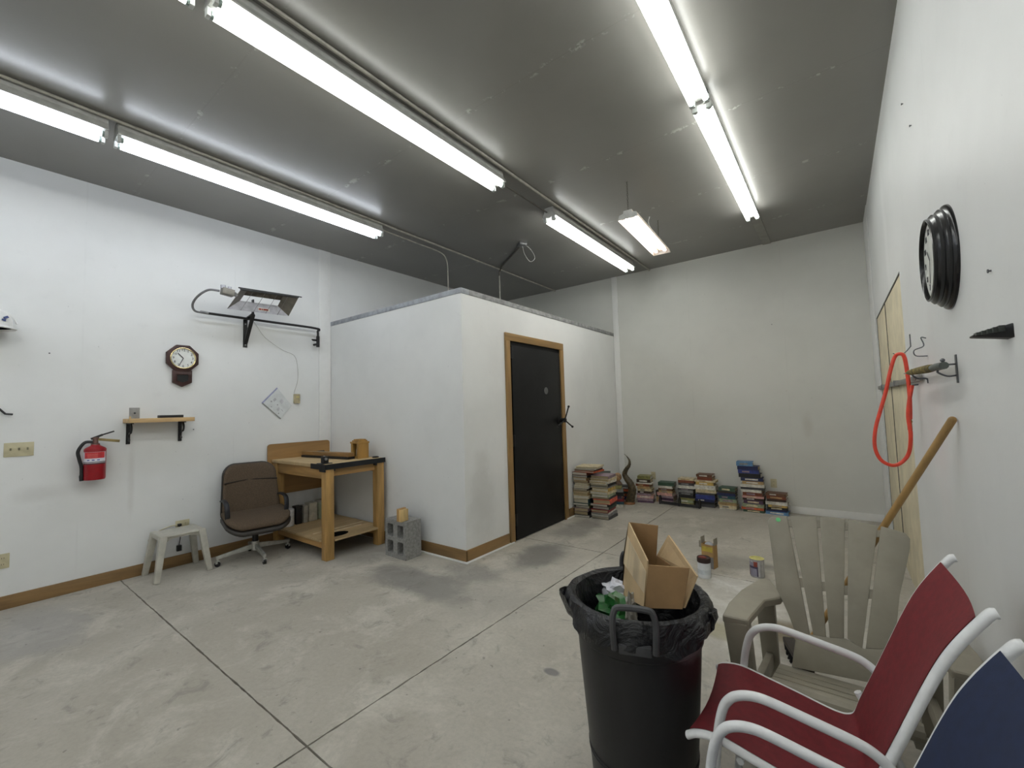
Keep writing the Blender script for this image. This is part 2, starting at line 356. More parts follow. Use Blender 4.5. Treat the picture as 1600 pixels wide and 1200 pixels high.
# ================================================================== CEILING LIGHTS
m_fix = mat('white enamel fixture', (190, 190, 186), .4, var=.05)
m_socket = mat('lampholder', (205, 208, 205), .4, var=.05); m_green = mat('tube end cap', (150, 165, 160), .35, .5)
e_cool = emit('tube cool light', (.84, .90, 1.0), TUBE_W); e_neu = emit('tube neutral light', (.975, 1.0, .965), TUBE_W)
def strip(x, y0, y1, em, label, sp=.053, group='ceiling strip lights', slim=False):
    t = thing('strip_light', label, 'ceiling light', (x, (y0+y1)/2, H), group)
    zt = H-.135; k = 1.0
    if slim: sp = .046; zt = H-.10
    sec = [(-.062, -.001), (.062, -.001), (.066, -.05), (.098, -.098), (.098, -.108), (.03, -.108), (.022, -.118), (-.022, -.118), (-.03, -.108), (-.098, -.108), (-.098, -.098), (-.066, -.05)]
    if slim: sec = [(-.05, -.001), (.05, -.001), (.052, -.066), (.02, -.078), (-.02, -.078), (-.052, -.066)]
    else: sec = [(a*.86, b) for a, b in sec]
    MB().prism([(x+a, y0, H+b) for a, b in sec], (0, y1-y0, 0)).build('housing', m_fix, t, smooth=0)
    for sx in (-sp, sp):
        tb_ = MB().cyl((x+sx, y0+.034, zt), (x+sx, y1-.034, zt), .019, 14).build('tube', em, t)
        for y, s in ((y0, 1), (y1, -1)):
            MB().box(x+sx-.018, x+sx+.018, min(y, y+s*.02), max(y, y+s*.02), zt-.02, H-(.0675 if slim else .1085)).build('lampholder', m_socket, t, bevel=.003)
            MB().cyl((x+sx, y+s*.021, zt), (x+sx, y+s*.034, zt), .0205, 14).build('end_cap', m_green, tb_)
    return t
XL, XC, XR = -4.150, -2.392, -.640
strip(XL, .695, 3.0, e_cool, 'long strip light above the gas heater, in the leftmost row')
strip(XL, -1.68, .645, e_cool, 'strip light cut by the left edge of the picture')
strip(XC, .735, 3.05, e_neu, 'longest looking strip light running across the middle of the ceiling')
strip(XC, -1.65, .685, e_neu, 'strip light cut by the top edge, its end just showing at the upper left')
strip(XC, 3.92, 6.235, e_neu, 'strip light nearest the back wall, beyond the partition')
strip(XR, .80, 3.12, e_neu, 'strip light cut by the top edge in the right row', slim=True)
strip(XR, 3.165, 5.52, e_neu, 'farther strip light of the right row, ending near the back wall', slim=True)
strip(XR, -1.60, .745, e_neu, 'strip light of the right row behind the viewer', slim=True)
strip(XL, -4.10, -1.75, e_cool, 'unseen strip light added behind the viewer at the rear of the left row')  # unseen rear set, added so the partition's near face gets more light
strip(XC, -4.07, -1.72, e_neu, 'unseen strip light added behind the viewer at the rear of the middle row')
strip(XR, -4.02, -1.67, e_neu, 'unseen strip light added behind the viewer at the rear of the right row', slim=True)
struct('trim_8', MB().box(XR-.05, XR+.05, 5.53, B, H-.012, H), mat('ceiling patch paint', (140, 138, 131), .42, var=.04), 'flat ceiling strip between the right light row and the back wall', bevel=.003)

# conduits
m_cond = mat('painted conduit', (176, 172, 162), .45, .2); m_cond2 = mat('dark conduit', (96, 92, 86), .5, .3)
def pipe(name, pts, r, m, label, cat='conduit', **k): return tag(MB().tube(pts, r, 8, **k).build(name, m, origin=pts[0]), label, cat)
zc = H-.013
pipe('conduit', [(-4.07, FRONT, zc), (-4.07, B, zc)], .012, m_cond, 'pale conduit on the ceiling running beside the left light row to the back wall')
pipe('conduit', [(XC+.105, FRONT, zc), (XC+.105, B, zc)], .012, m_cond, 'pale conduit on the ceiling beside the middle light row')
pipe('conduit', bez([(-4.19, 3.02, zc-.01), (-4.2, 3.6, zc-.01), (-4.2, 3.98, zc-.012), (-4.2, 4.12, zc-.08), (-4.2, 4.15, zc-.3), (-4.2, 4.15, BT-.028)], 6), .008, m_cond, 'thin conduit bending down from the ceiling behind the partition corner')
pipe('conduit', [(XC-.02, 3.055, zc-.04), (XC-.02, 3.915, zc-.04)], .009, m_cond2, 'short dark conduit joining the two middle strip lights')
cj = thing('conduit', 'dark diagonal conduit on the ceiling dropping behind the black door wall', 'conduit', (-3.3, 4.6, H))
MB().tube([(-3.24, 4.57, zc-.002), (-3.95, 5.05, zc-.002), (-4.03, 5.10, zc-.05), (-4.04, 5.10, zc-.12)], .012, 8).build('bend', m_cond2, cj)
MB().tube([(-4.04, 5.10, zc-.12), (-4.04, 5.10, BT-.028)], .010, 8).build('drop_pipe', m_cond, cj)
MB().obox((-3.2, 4.54, H-.02), ((.83, -.56, 0), (.56, .83, 0), (0, 0, 1)), (.06, .05, .02)).build('junction_box', m_steel, cj, bevel=.003)
MB().tube(bez([(-3.2, 4.55, H-.03), (-3.22, 4.62, H-.12), (-3.16, 4.66, H-.23), (-3.08, 4.66, H-.2), (-3.1, 4.6, H-.1), (-3.16, 4.55, H-.03)], 6), .003, 6).build('wire', m_white, cj)

# hanging shop light
sl = thing('shop_light', 'shop light with white reflector hanging on chains', 'ceiling light', (-1.49, 4.45, H))
zs = 3.30; qa = hit(981, 341, 2, zs); qb = hit(1034.5, 397, 2, zs); qd = (qb-qa).normalized(); SLEN = (qb-qa).length
qx = Vector((qd.y, -qd.x, 0))
def sl_(a, y, b): return qa+qx*a+qd*y+Vector((0, 0, b))
m_refl = mat('white reflector', (226, 212, 198), .35, var=.03)
prof = [(-.098, 0), (-.085, .045), (-.045, .055), (-.04, .08), (.04, .08), (.045, .055), (.085, .045), (.098, 0)]
sh = MB(); vs = []
for y in (0, SLEN): vs += [sl_(a, y, b) for a, b in prof]+[sl_(a*.985, y, b-.003) for a, b in prof[::-1]]
nq = len(prof)*2; sh.add(vs, [(i, (i+1) % nq, (i+1) % nq+nq, i+nq) for i in range(nq)])
sh.build('reflector', m_refl, sl, smooth=0)
for y in (-.004, SLEN-.004): MB().prism([sl_(a, y, b) for a, b in prof], qd*.008).build('end_plate', m_fix, sl)
MB().prism([sl_(a, .01, b) for a, b in ((-.018, .035), (.018, .035), (.03, .05), (-.03, .05))], qd*(SLEN-.02)).build('ballast_cover', m_refl, sl)
e_shop = emit('shop tube light', (1.0, .95, .91), TUBE_W)
for s in (-.05, .05):
    MB().cyl(sl_(s, .03, .02), sl_(s, SLEN-.07, .02), .0165, 14).build('tube', e_shop, sl)
    for y in (.005, SLEN-.07): MB().obox(sl_(s, y+.0125, .025), (qx, qd, (0, 0, 1)), (.016, .0125, .02)).build('lampholder', mat('peach lampholder', (214, 170, 140), .4), sl, bevel=.002)
for y in (.02, SLEN-.12):
    ch = MB(); c0 = sl_(0, y, 0); z = zs+.08; k = 0
    while z < H-.005:
        w = Vector((1, 0, 0)) if k % 2 else Vector((0, 1, 0)); c = Vector((c0.x, c0.y, z+.012))
        ch.tube([c+w*.006*math.cos(t)+Vector((0, 0, .014*math.sin(t))) for t in [2*PI*i/8 for i in range(8)]], .0022, 5, closed=True); z += .022; k += 1
    ch.build('chain', m_cond2, sl)
MB().tube(bez([sl_(0, SLEN-.1, .08), sl_(-.03, SLEN-.25, .2), sl_(-.06, SLEN-.3, H-zs-.08), sl_(-.05, SLEN-.28, H-zs)], 6), .004, 6).build('cord', m_white, sl)

# ================================================================== LEFT WALL
m_beige = mat('beige plastic', (190, 182, 150), .45, var=.04); m_black = mat('black plastic', (20, 20, 22), .45); m_ink = mat('dark ink', (40, 40, 46), .7)
def outlet(px, ax, val, label, horiz=False, w=.072, h=.116):
    c = hit(px[0], px[1], ax, val); n = Vector((1, 0, 0)) if ax == 0 else Vector((0, -1, 0)); r = Vector((0, 1, 0)) if ax == 0 else Vector((1, 0, 0)); u = Vector((0, 0, 1))
    if horiz: r, u = u, r
    t = thing('outlet', label, 'outlet', c, 'beige wall outlets')
    MB().obox(c+n*.003, (r, u, n), (w/2, h/2, .003)).build('plate', m_beige, t, bevel=.002)
    for s in (-1, 1):
        q = c+n*.0065+u*s*.024
        f = MB().obox(q, (r, u, n), (.016, .014, .0012)).build('socket', m_beige, t, bevel=.001)
        MB().obox(q+n*.0012+r*.006, (r, u, n), (.0012, .005, .0004)).obox(q+n*.0012-r*.006, (r, u, n), (.0012, .005, .0004)).build('slot', m_ink, f)
    return t
# hard hat
hh = thing('hard_hat', 'white hard hat hung on the wall at the left edge', 'hard hat', (L+.12, .19, 2.24))
m_hat = mat('white shell plastic', (232, 232, 230), .35, var=.03)
def hatfn(i, t, r, h): return r*(1+.14*abs(math.sin(t))), h
MB().lathe([(.132, 0), (.132, .03), (.128, .07), (.112, .11), (.08, .138), (.04, .15), (.001, .152)], (L+.13, .185, 2.235), n=28, fn=lambda i, t, r, h: (r*(1-.12*abs(math.cos(t))), h)).build('shell', m_hat, hh)
MB().lathe([(.12, .0), (.152, -.012), (.156, -.006), (.13, .012)], (L+.13, .185, 2.235), n=28, fn=lambda i, t, r, h: (r*(1-.12*abs(math.cos(t))), h)).build('brim', m_hat, hh)
MB().tube([(L+.13+.05*math.cos(t)*0, .185+.14*math.cos(t), 2.24+.15*math.sin(t)) for t in [PI*i/12 for i in range(1, 12)]], .007, 6).build('ridge', m_hat, hh)
for (u, v, a, s) in ((9.5, 496, .6, .013), (6, 500, -.2, .011)):
    q = hit(u, v, 0, L+.235); MB().obox((q.x, q.y, q.z), ((0, math.cos(a), math.sin(a)), (0, -math.sin(a), math.cos(a)), (1, 0, 0)), (s, s*.6, .012)).build('decal', mat('blue decal', (52, 66, 120), .5), hh)
# small bent hook
q = hit(2, 643, 0, L)
tag(MB().tube([(L, q.y-.02, q.z+.03), (L+.03, q.y-.02, q.z+.03), (L+.03, q.y+.02, q.z-.02), (L+.03, q.y+.06, q.z-.025)], .008, 6).build('wall_hook', m_black, origin=P3(q)), 'small black bent hook at the left edge above the switch plate', 'hook')
# triple switch plate
c = (hit(0, 692, 0, L)+hit(43, 712, 0, L))/2; sy = c.y+.055-.028
sw = thing('switch_plate', 'beige triple toggle switch plate', 'switch', (L, sy, 1.262))
MB().box(L, L+.006, sy-.082, sy+.082, 1.205, 1.319).build('plate', m_beige, sw, bevel=.002)
for k in (-1, 0, 1): MB().box(L+.006, L+.016, sy+k*.046-.005, sy+k*.046+.005, 1.256, 1.276).build('toggle', mat('switch toggle', (120, 114, 92), .45), sw, bevel=.001)
outlet((4, 877), 0, L, 'beige wall outlet at the left edge above the baseboard')
# fire extinguisher
ex = hit(148, 722, 0, L+.085); cx, cy = L+.092, ex.y
fe = thing('fire_extinguisher', 'red fire extinguisher with black hose on the left wall', 'extinguisher', (cx, cy, .95))
m_red = mat('extinguisher red', (150, 20, 32), .3, var=.06)
z0 = hit(148, 749, 0, cx).z; z1 = hit(150, 698, 0, cx).z; r_ = .073
MB().lathe([(r_*.93, 0), (r_, .012), (r_, (z1-z0)*.86), (r_*1.02, (z1-z0)*.86+.002), (r_*1.02, (z1-z0)*.93), (r_*.9, (z1-z0)*.97), (r_*.45, z1-z0+.012), (.03, z1-z0+.02)], (cx, cy, z0), n=28).build('cylinder', m_red, fe)
def wrapm(name, ra, za, zb, t0, t1, m, par=None):
    vs = []; n = 12
    for i in range(n+1):
        t = t0+(t1-t0)*i/n
        for z in (za, zb): vs.append((cx+ra*math.cos(t), cy+ra*math.sin(t), z))
    return MB().add(vs, [(2*i, 2*i+2, 2*i+3, 2*i+1) for i in range(n)]).build(name, m, par or fe)
zz = z1-z0
fel = wrapm('label', r_+.0012, z0+zz*.50, z0+zz*.85, -1.5, .95, mat('label white', (214, 214, 222), .5, var=.02))
wrapm('label_panel', r_+.002, z0+zz*.66, z0+zz*.845, -1.2, .8, mat('label red', (186, 44, 50), .5), fel)
wrapm('label_band', r_+.002, z0+zz*.535, z0+zz*.555, -1.5, .95, m_ink)
wrapm('label_band', r_+.0015, z0+zz*.475, z0+zz*.52, -1.5, .95, mat('label dark', (84, 50, 56), .5))
for t in (-.75, -.3, .15): wrapm('label_mark', r_+.0026, z0+zz*.59, z0+zz*.625, t-.12, t+.12, mat('label blue', (88, 96, 150), .5), fel)
for k in range(4): wrapm('label_mark', r_+.0026, z0+zz*(.69+.033*k), z0+zz*(.70+.033*k), -.85, .1, mat('label pale red', (214, 120, 112), .5), fel)
MB().lathe([(.03, 0), (.03, .02), (.02, .025), (.018, .06), (.024, .062), (.024, .075), (.001, .077)], (cx, cy, z1+.008), n=16).build('valve', mat('valve metal', (120, 92, 84), .4, .5), fe)
zv = z1+.07
MB().beam((cx, cy-.03, zv+.0), (cx+.01, cy+.045, zv+.035), .022, .018).beam((cx+.01, cy+.045, zv+.035), (cx+.015, cy+.12, zv+.062), .02, .012).build('lever', m_black, fe, bevel=.002)
MB().taper((cx, cy, zv-.002), (cx+.01, cy+.16, zv-.03), .022, .022, .02, .024).build('carry_handle', mat('brass handle', (140, 124, 84), .4, .6), fe, bevel=.002)
MB().tube(bez([(cx, cy-.02, z1+.045), (cx, cy-.07, z1+.04), (cx, cy-.108, z1-.03), (cx, cy-.10, z1-.1), (cx, cy-.085, z1-.17), (cx, cy-.082, z1-.25)], 6), .013, 10).build('hose', m_black, fe)
MB().lathe([(.012, 0), (.017, -.02), (.014, -.06)], (cx, cy-.082, z1-.23), n=12).build('nozzle', m_black, fe)
MB().box(L, cx-.05, cy-.015, cy+.015, z0+.05, z1+.05).build('bracket', m_steel, fe)

# wall shelf on two iron brackets
a = hit(188, 657, 0, L); b = hit(297, 657, 0, L); zt = hit(250, 653, 0, L+.2).z
y0, y1 = 1.005, hit(297, 657, 0, L+.2).y+.03
sf = thing('wall_shelf', 'short pine wall shelf on black iron brackets', 'shelf', (L, (y0+y1)/2, zt))
MB().box(L, L+.235, y0, y1, zt-.04, zt).build('board', wood('pale pine', (206, 172, 122), 'y', .85), sf, bevel=.003)
MB().box(L+.232, L+.238, y0, y0+.012, zt-.04, zt+.02).build('edge_strip', wood('pale pine', (206, 172, 122)), sf)
for yb in (hit(200, 690, 0, L+.01).y, hit(281, 690, 0, L+.01).y):
    zb = zt-.041
    MB().box(L, L+.012, yb-.015, yb+.015, zb-.2, zb).box(L, L+.15, yb-.012, yb+.012, zb-.01, zb).tube(
        bez([(L+.10, yb, zb-.008), (L+.125, yb, zb-.05), (L+.105, yb, zb-.09), (L+.06, yb, zb-.10), (L+.03, yb, zb-.13), (L+.035, yb, zb-.165), (L+.055, yb, zb-.16)], 5), .009, 8).build('bracket', m_black, sf)
q0 = hit(202, 652, 0, L+.18); q1 = hit(218.5, 637, 0, L+.18)
t = thing('steel_cover_plate', 'square grey steel plate with a centre screw standing on the shelf', 'plate', (L+.18, (q0.y+q1.y)/2, zt))
MB().box(L+.165, L+.185, q0.y, q1.y, zt, q1.z).build('plate', mat('galvanised grey', (152, 150, 146), .5, .4), t, bevel=.003)
MB().cyl((L+.185, (q0.y+q1.y)/2, (zt+q1.z)/2), (L+.189, (q0.y+q1.y)/2, (zt+q1.z)/2), .008, 12).build('screw', m_ink, t)
q0 = hit(250, 652, 0, L+.15); q1 = hit(287, 652, 0, L+.15)
tag(MB().box(L+.06, L+.15, q0.y, q1.y, zt, zt+.026).build('flat_black_case', m_black, bevel=.004, origin=(L+.1, (q0.y+q1.y)/2, zt)), 'flat black case lying on the shelf', 'case')

# pendulum wall clock
c = hit(285.5, 560, 0, L+.03); cy, cz = c.y, c.z; rx = .136
ck = thing('pendulum_clock', 'dark wood octagon pendulum clock', 'clock', (L, cy, cz))
m_mah = wood('dark mahogany', (66, 34, 28), 'z', .7)
def dx(x): return L+x
oct_ = [(cy+rx*math.cos(PI/8+PI/4*k)/math.cos(PI/8), cz+rx*math.sin(PI/8+PI/4*k)/math.cos(PI/8)) for k in range(8)]
MB().prism([(dx(0), y, z) for y, z in oct_], (.045, 0, 0)).build('case', m_mah, ck, bevel=.006)
zl = cz-rx*.9; zb = hit(285, 604.5, 0, L+.03).z; w = rx*.6
MB().prism([(dx(0), cy-w, zl), (dx(0), cy+w, zl), (dx(0), cy+w, zb+.045), (dx(0), cy, zb), (dx(0), cy-w, zb+.045)], (.04, 0, 0)).build('lower_case', m_mah, ck, bevel=.004)
wi = w*.62
MB().prism([(dx(.0402), cy-wi, zl-.045), (dx(.0402), cy+wi, zl-.045), (dx(.0402), cy+wi, zb+.062), (dx(.0402), cy, zb+.038), (dx(.0402), cy-wi, zb+.062)], (.001, 0, 0)).build('pendulum_window', mat('dark glass', (14, 15, 16), .12), ck)
fr_ = [(cy-wi, zl-.045), (cy+wi, zl-.045), (cy+wi, zb+.062), (cy, zb+.038), (cy-wi, zb+.062)]
MB().tube([(dx(.042), y, z) for y, z in fr_], .006, 6, closed=True).build('window_frame', m_mah, ck)
dl = MB().lathe([(.001, .0005), (rx*.76, .0005), (rx*.76, 0)], (dx(.0455), cy, cz), (1, 0, 0), 36).build('dial', mat('dial white', (224, 226, 222), .4, var=.02), ck)
MB().tube([(dx(.05), cy+rx*.77*math.cos(2*PI*k/40), cz+rx*.77*math.sin(2*PI*k/40)) for k in range(40)], .007, 8, closed=True).build('bezel', mat('brass bezel', (214, 196, 150), .25, .9), ck)
nm = MB()
for k in range(1, 13):
    t = PI/2-k*PI/6; tm = text_mb(str(k), .034, (dx(.0475), cy+rx*.6*math.cos(t), cz+rx*.6*math.sin(t)), (0, 1, 0), (0, 0, 1)); nm.add(tm.v, tm.f)
nm.build('numerals', m_ink, dl, smooth=0)
for hr, ln, wd in ((10.55/12, .5*rx, .008), (34/60, .66*rx, .006)):
    t = PI/2-hr*2*PI; MB().beam((dx(.051), cy, cz), (dx(.051), cy+ln*math.cos(t), cz+ln*math.sin(t)), wd, .0015, (1, 0, 0)).build('hand', m_ink, ck)
n = NT('clock glass'); n.b.inputs['Transmission Weight'].default_value = 1; n.b.inputs['IOR'].default_value = 1.1; m_glass = n.done((255, 255, 255), .03)

# infrared gas heater
ht = thing('gas_heater', 'infrared gas heater with tilted reflector on a black triangular bracket', 'heater', (L, 2.05, 2.6))
m_alu = mat('reflector aluminium', (128, 124, 116), .4, .5, var=.08); m_alu2 = mat('reflector aluminium pale', (182, 182, 190), .4, .3)
xa, xb = L+.26, L+.50
lo = [hit(355, 482.5, 0, xa), hit(451, 494, 0, xa)]; up_ = [hit(376, 453, 0, xb), hit(466, 466, 0, xb)]
A0, A1, C0, C1 = lo[0], lo[1], up_[0], up_[1]
ctr = (A0+A1+C0+C1)/4; nrm = (A1-A0).cross(C0-A0).normalized()
if nrm.z > 0: nrm = -nrm
def inner(p, f, d): return ctr+(p-ctr)*f-nrm*d
I = [inner(p, .62, .09) for p in (A0, A1, C1, C0)]; O = [A0, A1, C1, C0]
for k, m in ((0, m_alu2), (1, m_alu), (2, m_alu), (3, m_alu)):
    j = (k+1) % 4; MB().prism([O[k], O[j], I[j], I[k]], -nrm*.003).build('reflector_side', m, ht, smooth=0)
MB().prism([I[0].lerp(I[3], .5), I[1].lerp(I[2], .5), I[2], I[3]], -nrm*.012).build('burner_plate', mat('burner ceramic', (96, 90, 82), .8, var=.2), ht, smooth=0)
MB().tube([C0+Vector((0, -.02, .02)), C1+Vector((0, .04, .02))], .007, 6).build('hanger_rod', m_black, ht)
MB().beam(C0+Vector((0, 0, .012)), C1+Vector((0, 0, .012)), .03, .02).build('top_rail', m_black, ht)
for k in range(1, 5):
    p = A0.lerp(A1, k/5); q = C0.lerp(C1, k/5); MB().tube([p, q+nrm*.003], .002, 5).build('guard_wire', m_steel, ht)
lab = A0.lerp(A1, .58).lerp(I[0].lerp(I[1], .58), .38); rr = (A1-A0).normalized(); uu = (I[0]-A0); uu = (uu-rr*uu.dot(rr)).normalized(); nn = rr.cross(uu)
nn = nn if nn.dot(CAM-lab) > 0 else -nn
lb = MB().obox(lab+nn*.003, (rr, uu, nn), (.062, .017, .001)).build('name_plate', mat('name plate white', (222, 220, 214), .5), ht)
mk = mat('name plate red', (168, 60, 44), .5)
for s0, w_ in ((-.04, .014), (-.015, .006), (.022, .026)): MB().obox(lab+nn*.0045+rr*s0, (rr, uu, nn), (w_, .009, .0008)).build('name_mark', mk, lb)
vb = hit(352, 456, 0, L+.44)
vx = thing  # (kept for readability)
MB().obox(vb+Vector((0, 0.02, 0)), ((1, 0, 0), (0, 1, -.12), (0, .12, 1)), (.04, .055, .034)).build('gas_valve', m_alu, ht, bevel=.008)
MB().cyl(vb+Vector((0, -.02, .03)), vb+Vector((0, -.02, .065)), .024, 14).cyl(vb+Vector((0, .04, .02)), vb+Vector((0, .04, .06)), .018, 14).build('valve_knob', m_alu2, ht)
MB().beam(vb+Vector((0, .08, 0)), C0.lerp(A0, .3), .03, .03).build('gas_elbow', m_steel, ht)
xp = L+.10
pA = hit(322, 489, 0, xp); pB = hit(493, 513, 0, xp)
fl_ = bez([vb+Vector((0, -.05, 0)), hit(326, 453, 0, L+.4), hit(310, 462, 0, L+.34), hit(301, 475, 0, L+.26), hit(305, 486, 0, L+.16), pA], 8)
MB().tube(fl_, .011, 10).build('flex_hose', mat('flex hose grey', (130, 130, 132), .4, .6), ht)
MB().cyl(pA+Vector((0, -.05, .003)), pA+Vector((0, .02, 0)), .016, 10).build('coupling', m_steel, ht)
MB().tube(bez([pA, pA.lerp(pB, .5), pB, pB+Vector((0, .03, -.04)), pB+Vector((0, .032, -.12))], 6), .014, 10).build('gas_pipe', m_black, ht)
pe = pB+Vector((0, .032, -.10))
MB().cyl(pe, pe+Vector((0, 0, -.14)), .02, 12).cyl(pe+Vector((0, 0, -.055)), pe+Vector((0, -.07, -.055)), .012, 10).beam(pe+Vector((0, -.03, -.055)), pe+Vector((0, -.08, -.05)), .02, .012).cyl(pe+Vector((0, 0, -.1)), pe+Vector((-xp+L, 0, -.1)), .014, 10).build('shutoff_valve', m_blk2, ht)
yb = hit(383, 520, 0, L).y; z_lo = hit(383, 543, 0, L).z; z_hi = hit(383, 504, 0, L).z
pk = hit(399, 491, 0, L+.2); z_a = z_hi+.03
MB().box(L, L+.008, yb-.022, yb+.022, z_lo, z_hi+.03).beam((L, yb, z_a), (L+.21, yb, z_a+.035), .035, .012, (0, 0, 1)).beam((L+.005, yb, z_lo+.03), (L+.215, yb, z_a+.03), .038, .012, (0, 0, 1)).build('bracket', m_black, ht)
for z in (z_lo+.03, z_hi-.02): MB().cyl((L+.008, yb, z), (L+.014, yb, z), .008, 10).build('bolt', m_steel, ht)
MB().beam((L+.205, yb, z_a+.03), Vector((L+.20, yb, I[0].z+.05)), .04, .012, (0, 1, 0)).build('bracket_arm', m_black, ht)
# thermostat with thin wire from the heater
tc = hit(464, 623, 0, L+.02)
th = thing('thermostat', 'small tan thermostat on the wall below the gas heater', 'thermostat', (L, tc.y, tc.z))
MB().box(L, L+.03, tc.y-.036, tc.y+.036, tc.z-.058, tc.z+.058).build('body', mat('thermostat tan', (176, 164, 132), .5), th, bevel=.006)
MB().box(L+.03, L+.032, tc.y-.012, tc.y+.024, tc.z+.012, tc.z+.03).build('display', mat('thermostat window', (206, 196, 130), .4), th)
tw_ = MB().tube(bez([hit(395, 500, 0, L+.01), hit(403, 512, 0, L+.008), hit(415, 528, 0, L+.008), hit(440, 546, 0, L+.008), hit(460, 556, 0, L+.008), hit(465, 575, 0, L+.008), hit(465, 595, 0, L+.008), hit(460, 612, 0, L+.008), Vector((L+.01, tc.y-.03, tc.z+.062))], 6), .0022, 5).build('thermostat_wire', mat('bell wire', (184, 182, 176), .5), origin=P3(tc))
tag(tw_, 'thin pale wire running down the wall from heater to thermostat', 'wire')
# plastic sleeve with a sheet, hung askew
pp = [hit(u, v, 0, L+.006) for u, v in ((434, 607), (456, 634), (438, 655), (410, 631))]
sv = thing('paper_sleeve', 'clear sleeve with a printed sheet pinned askew on the wall', 'paper', P3((pp[0]+pp[2])/2))
def sheet(q, colour, nm_, off): MB().prism([p+Vector((off, 0, 0)) for p in q], (.0012, 0, 0)).build(nm_, colour, sv, smooth=0)
sheet(pp, mat('sheet white', (208, 211, 211), .35, var=.03), 'sheet', 0)
e1 = pp[1]-pp[0]; e2 = pp[3]-pp[0]
MB().prism([pp[0], pp[3], pp[3]-e1*.06, pp[0]-e1*.06], (.002, 0, 0)).build('binding', mat('sleeve blue', (150, 152, 184), .4), sv, smooth=0)
MB().prism([pp[3], pp[2], pp[2]-e2*.05, pp[3]-e2*.05], (.0022, 0, 0)).build('sleeve_edge', mat('sleeve edge', (140, 142, 138), .4), sv, smooth=0)
for (i, j, w_, h_, cc) in ((.25, .45, .09, .12, 120), (.2, .62, .05, .05, 90), (.5, .5, .04, .04, 70), (.52, .25, .14, .14, 170), (.66, .6, .09, .13, 140), (.8, .72, .03, .05, 80), (.82, .5, .1, .025, 110), (.36, .78, .05, .03, 110), (.7, .8, .04, .03, 150)):
    c0 = pp[0]+e1*i+e2*j
    w_ *= .6; h_ *= .6; cc = min(190, cc+55)
    MB().prism([c0-e1*w_-e2*h_, c0+e1*w_-e2*h_, c0+e1*w_+e2*h_, c0-e1*w_+e2*h_], (.0018, 0, 0)).build('print_mark', mat('print %d' % cc, (cc, cc, cc+4), .5), sv, smooth=0)
# outlet behind the stool
outlet((285, 818), 0, L, 'beige wall outlet with cords above the white plastic stool', True)
oc = hit(285, 818, 0, L)
pc = thing('power_cord', 'black cord plugged in behind the white plastic stool', 'cord', P3(oc))
MB().obox(oc+Vector((.02, -.03, -.005)), ((1, 0, 0), (0, 1, 0), (0, 0, 1)), (.016, .016, .012)).build('plug', m_black, pc, bevel=.004)
MB().tube(bez([oc+Vector((.02, -.03, -.012)), oc+Vector((.025, -.02, -.1)), oc+Vector((.02, -.03, -.2)), oc+Vector((.022, -.03, -.23))], 6), .004, 6).build('cable', m_black, pc)
MB().box(oc.x+.004, oc.x+.04, oc.y-.05, oc.y-.012, .15, .205).build('adapter', m_black, pc, bevel=.004)
MB().tube(bez([oc+Vector((.02, -.04, -.005)), oc+Vector((.022, -.1, .0)), oc+Vector((.02, -.2, -.03)), oc+Vector((.018, -.27, -.09)), oc+Vector((.018, -.25, -.18))], 6), .005, 6).build('beige_cable', m_beige, pc)

# white plastic stool
st = thing('plastic_stool', 'white plastic stool against the left wall', 'stool', (-5.17, 1.37, 0))
m_pl = mat('weathered white plastic', (180, 177, 166), .45, var=.05)
sx0, sx1, sy0_, sy1_, sz = -5.30, -4.99, 1.235, 1.535, .40
MB().box(sx0, sx1, sy0_, sy1_, sz-.022, sz).build('seat', m_pl, st, bevel=.012, seg=3)
for y in (sy0_, sy1_): MB().box(sx0-.01, sx1+.01, y-.028, y+.028, sz-.045, sz+.004).build('end_rail', m_pl, st, bevel=.012, seg=3)
for x in (sx0+.012, sx1-.012):
    yy = [sy0_+.02+(sy1_-sy0_-.04)*k/10 for k in range(11)]
    MB().prism([(x, y, sz-.02) for y in yy]+[(x, y, sz-.034-.05*abs((y-1.385)/.15)**4) for y in yy[::-1]], (.012 if x < -5.1 else -.012, 0, 0)).build('apron', m_pl, st)
for x, xf_, sx in ((sx0+.02, -5.335, -1), (sx1-.02, -4.955, 1)):
    for y, yf in ((sy0_+.0, 1.18), (sy1_-.0, 1.59)):
        MB().taper((x, y, sz-.01), (xf_, yf, 0), .06, .06, .045, .045, (0, 1, 0)).build('leg', m_pl, st, bevel=.01)

# office chair
ocx, ocy = -4.93, 1.99
oc_ = thing('office_chair', 'brown fabric swivel office chair with black arms by the workbench', 'chair', (ocx, ocy, 0))
m_fab = mat('brown tweed', (84, 70, 55), .9, var=.18, scale=160, bump=.4, bscale=300); m_shell = mat('dark chair shell', (48, 44, 40), .5); m_chrome = mat('brushed chair base', (186, 186, 180), .3, .6)
m_seam = mat('dark seam', (40, 33, 27), .9)
fa = math.radians(-10); FD = Vector((math.cos(fa), math.sin(fa), 0)); SD = Vector((-math.sin(fa), math.cos(fa), 0))
def lc(f, s, z): return Vector((ocx, ocy, 0))+FD*f+SD*s+Vector((0, 0, z))
def rrect(w, h, r, n=6):
    out = []
    for cx_, cy_, a0 in ((w-r, h-r, 0), (-w+r, h-r, PI/2), (-w+r, -h+r, PI), (w-r, -h+r, 1.5*PI)):
        out += [(cx_+r*math.cos(a0+PI/2*k/n), cy_+r*math.sin(a0+PI/2*k/n)) for k in range(n+1)]
    return out
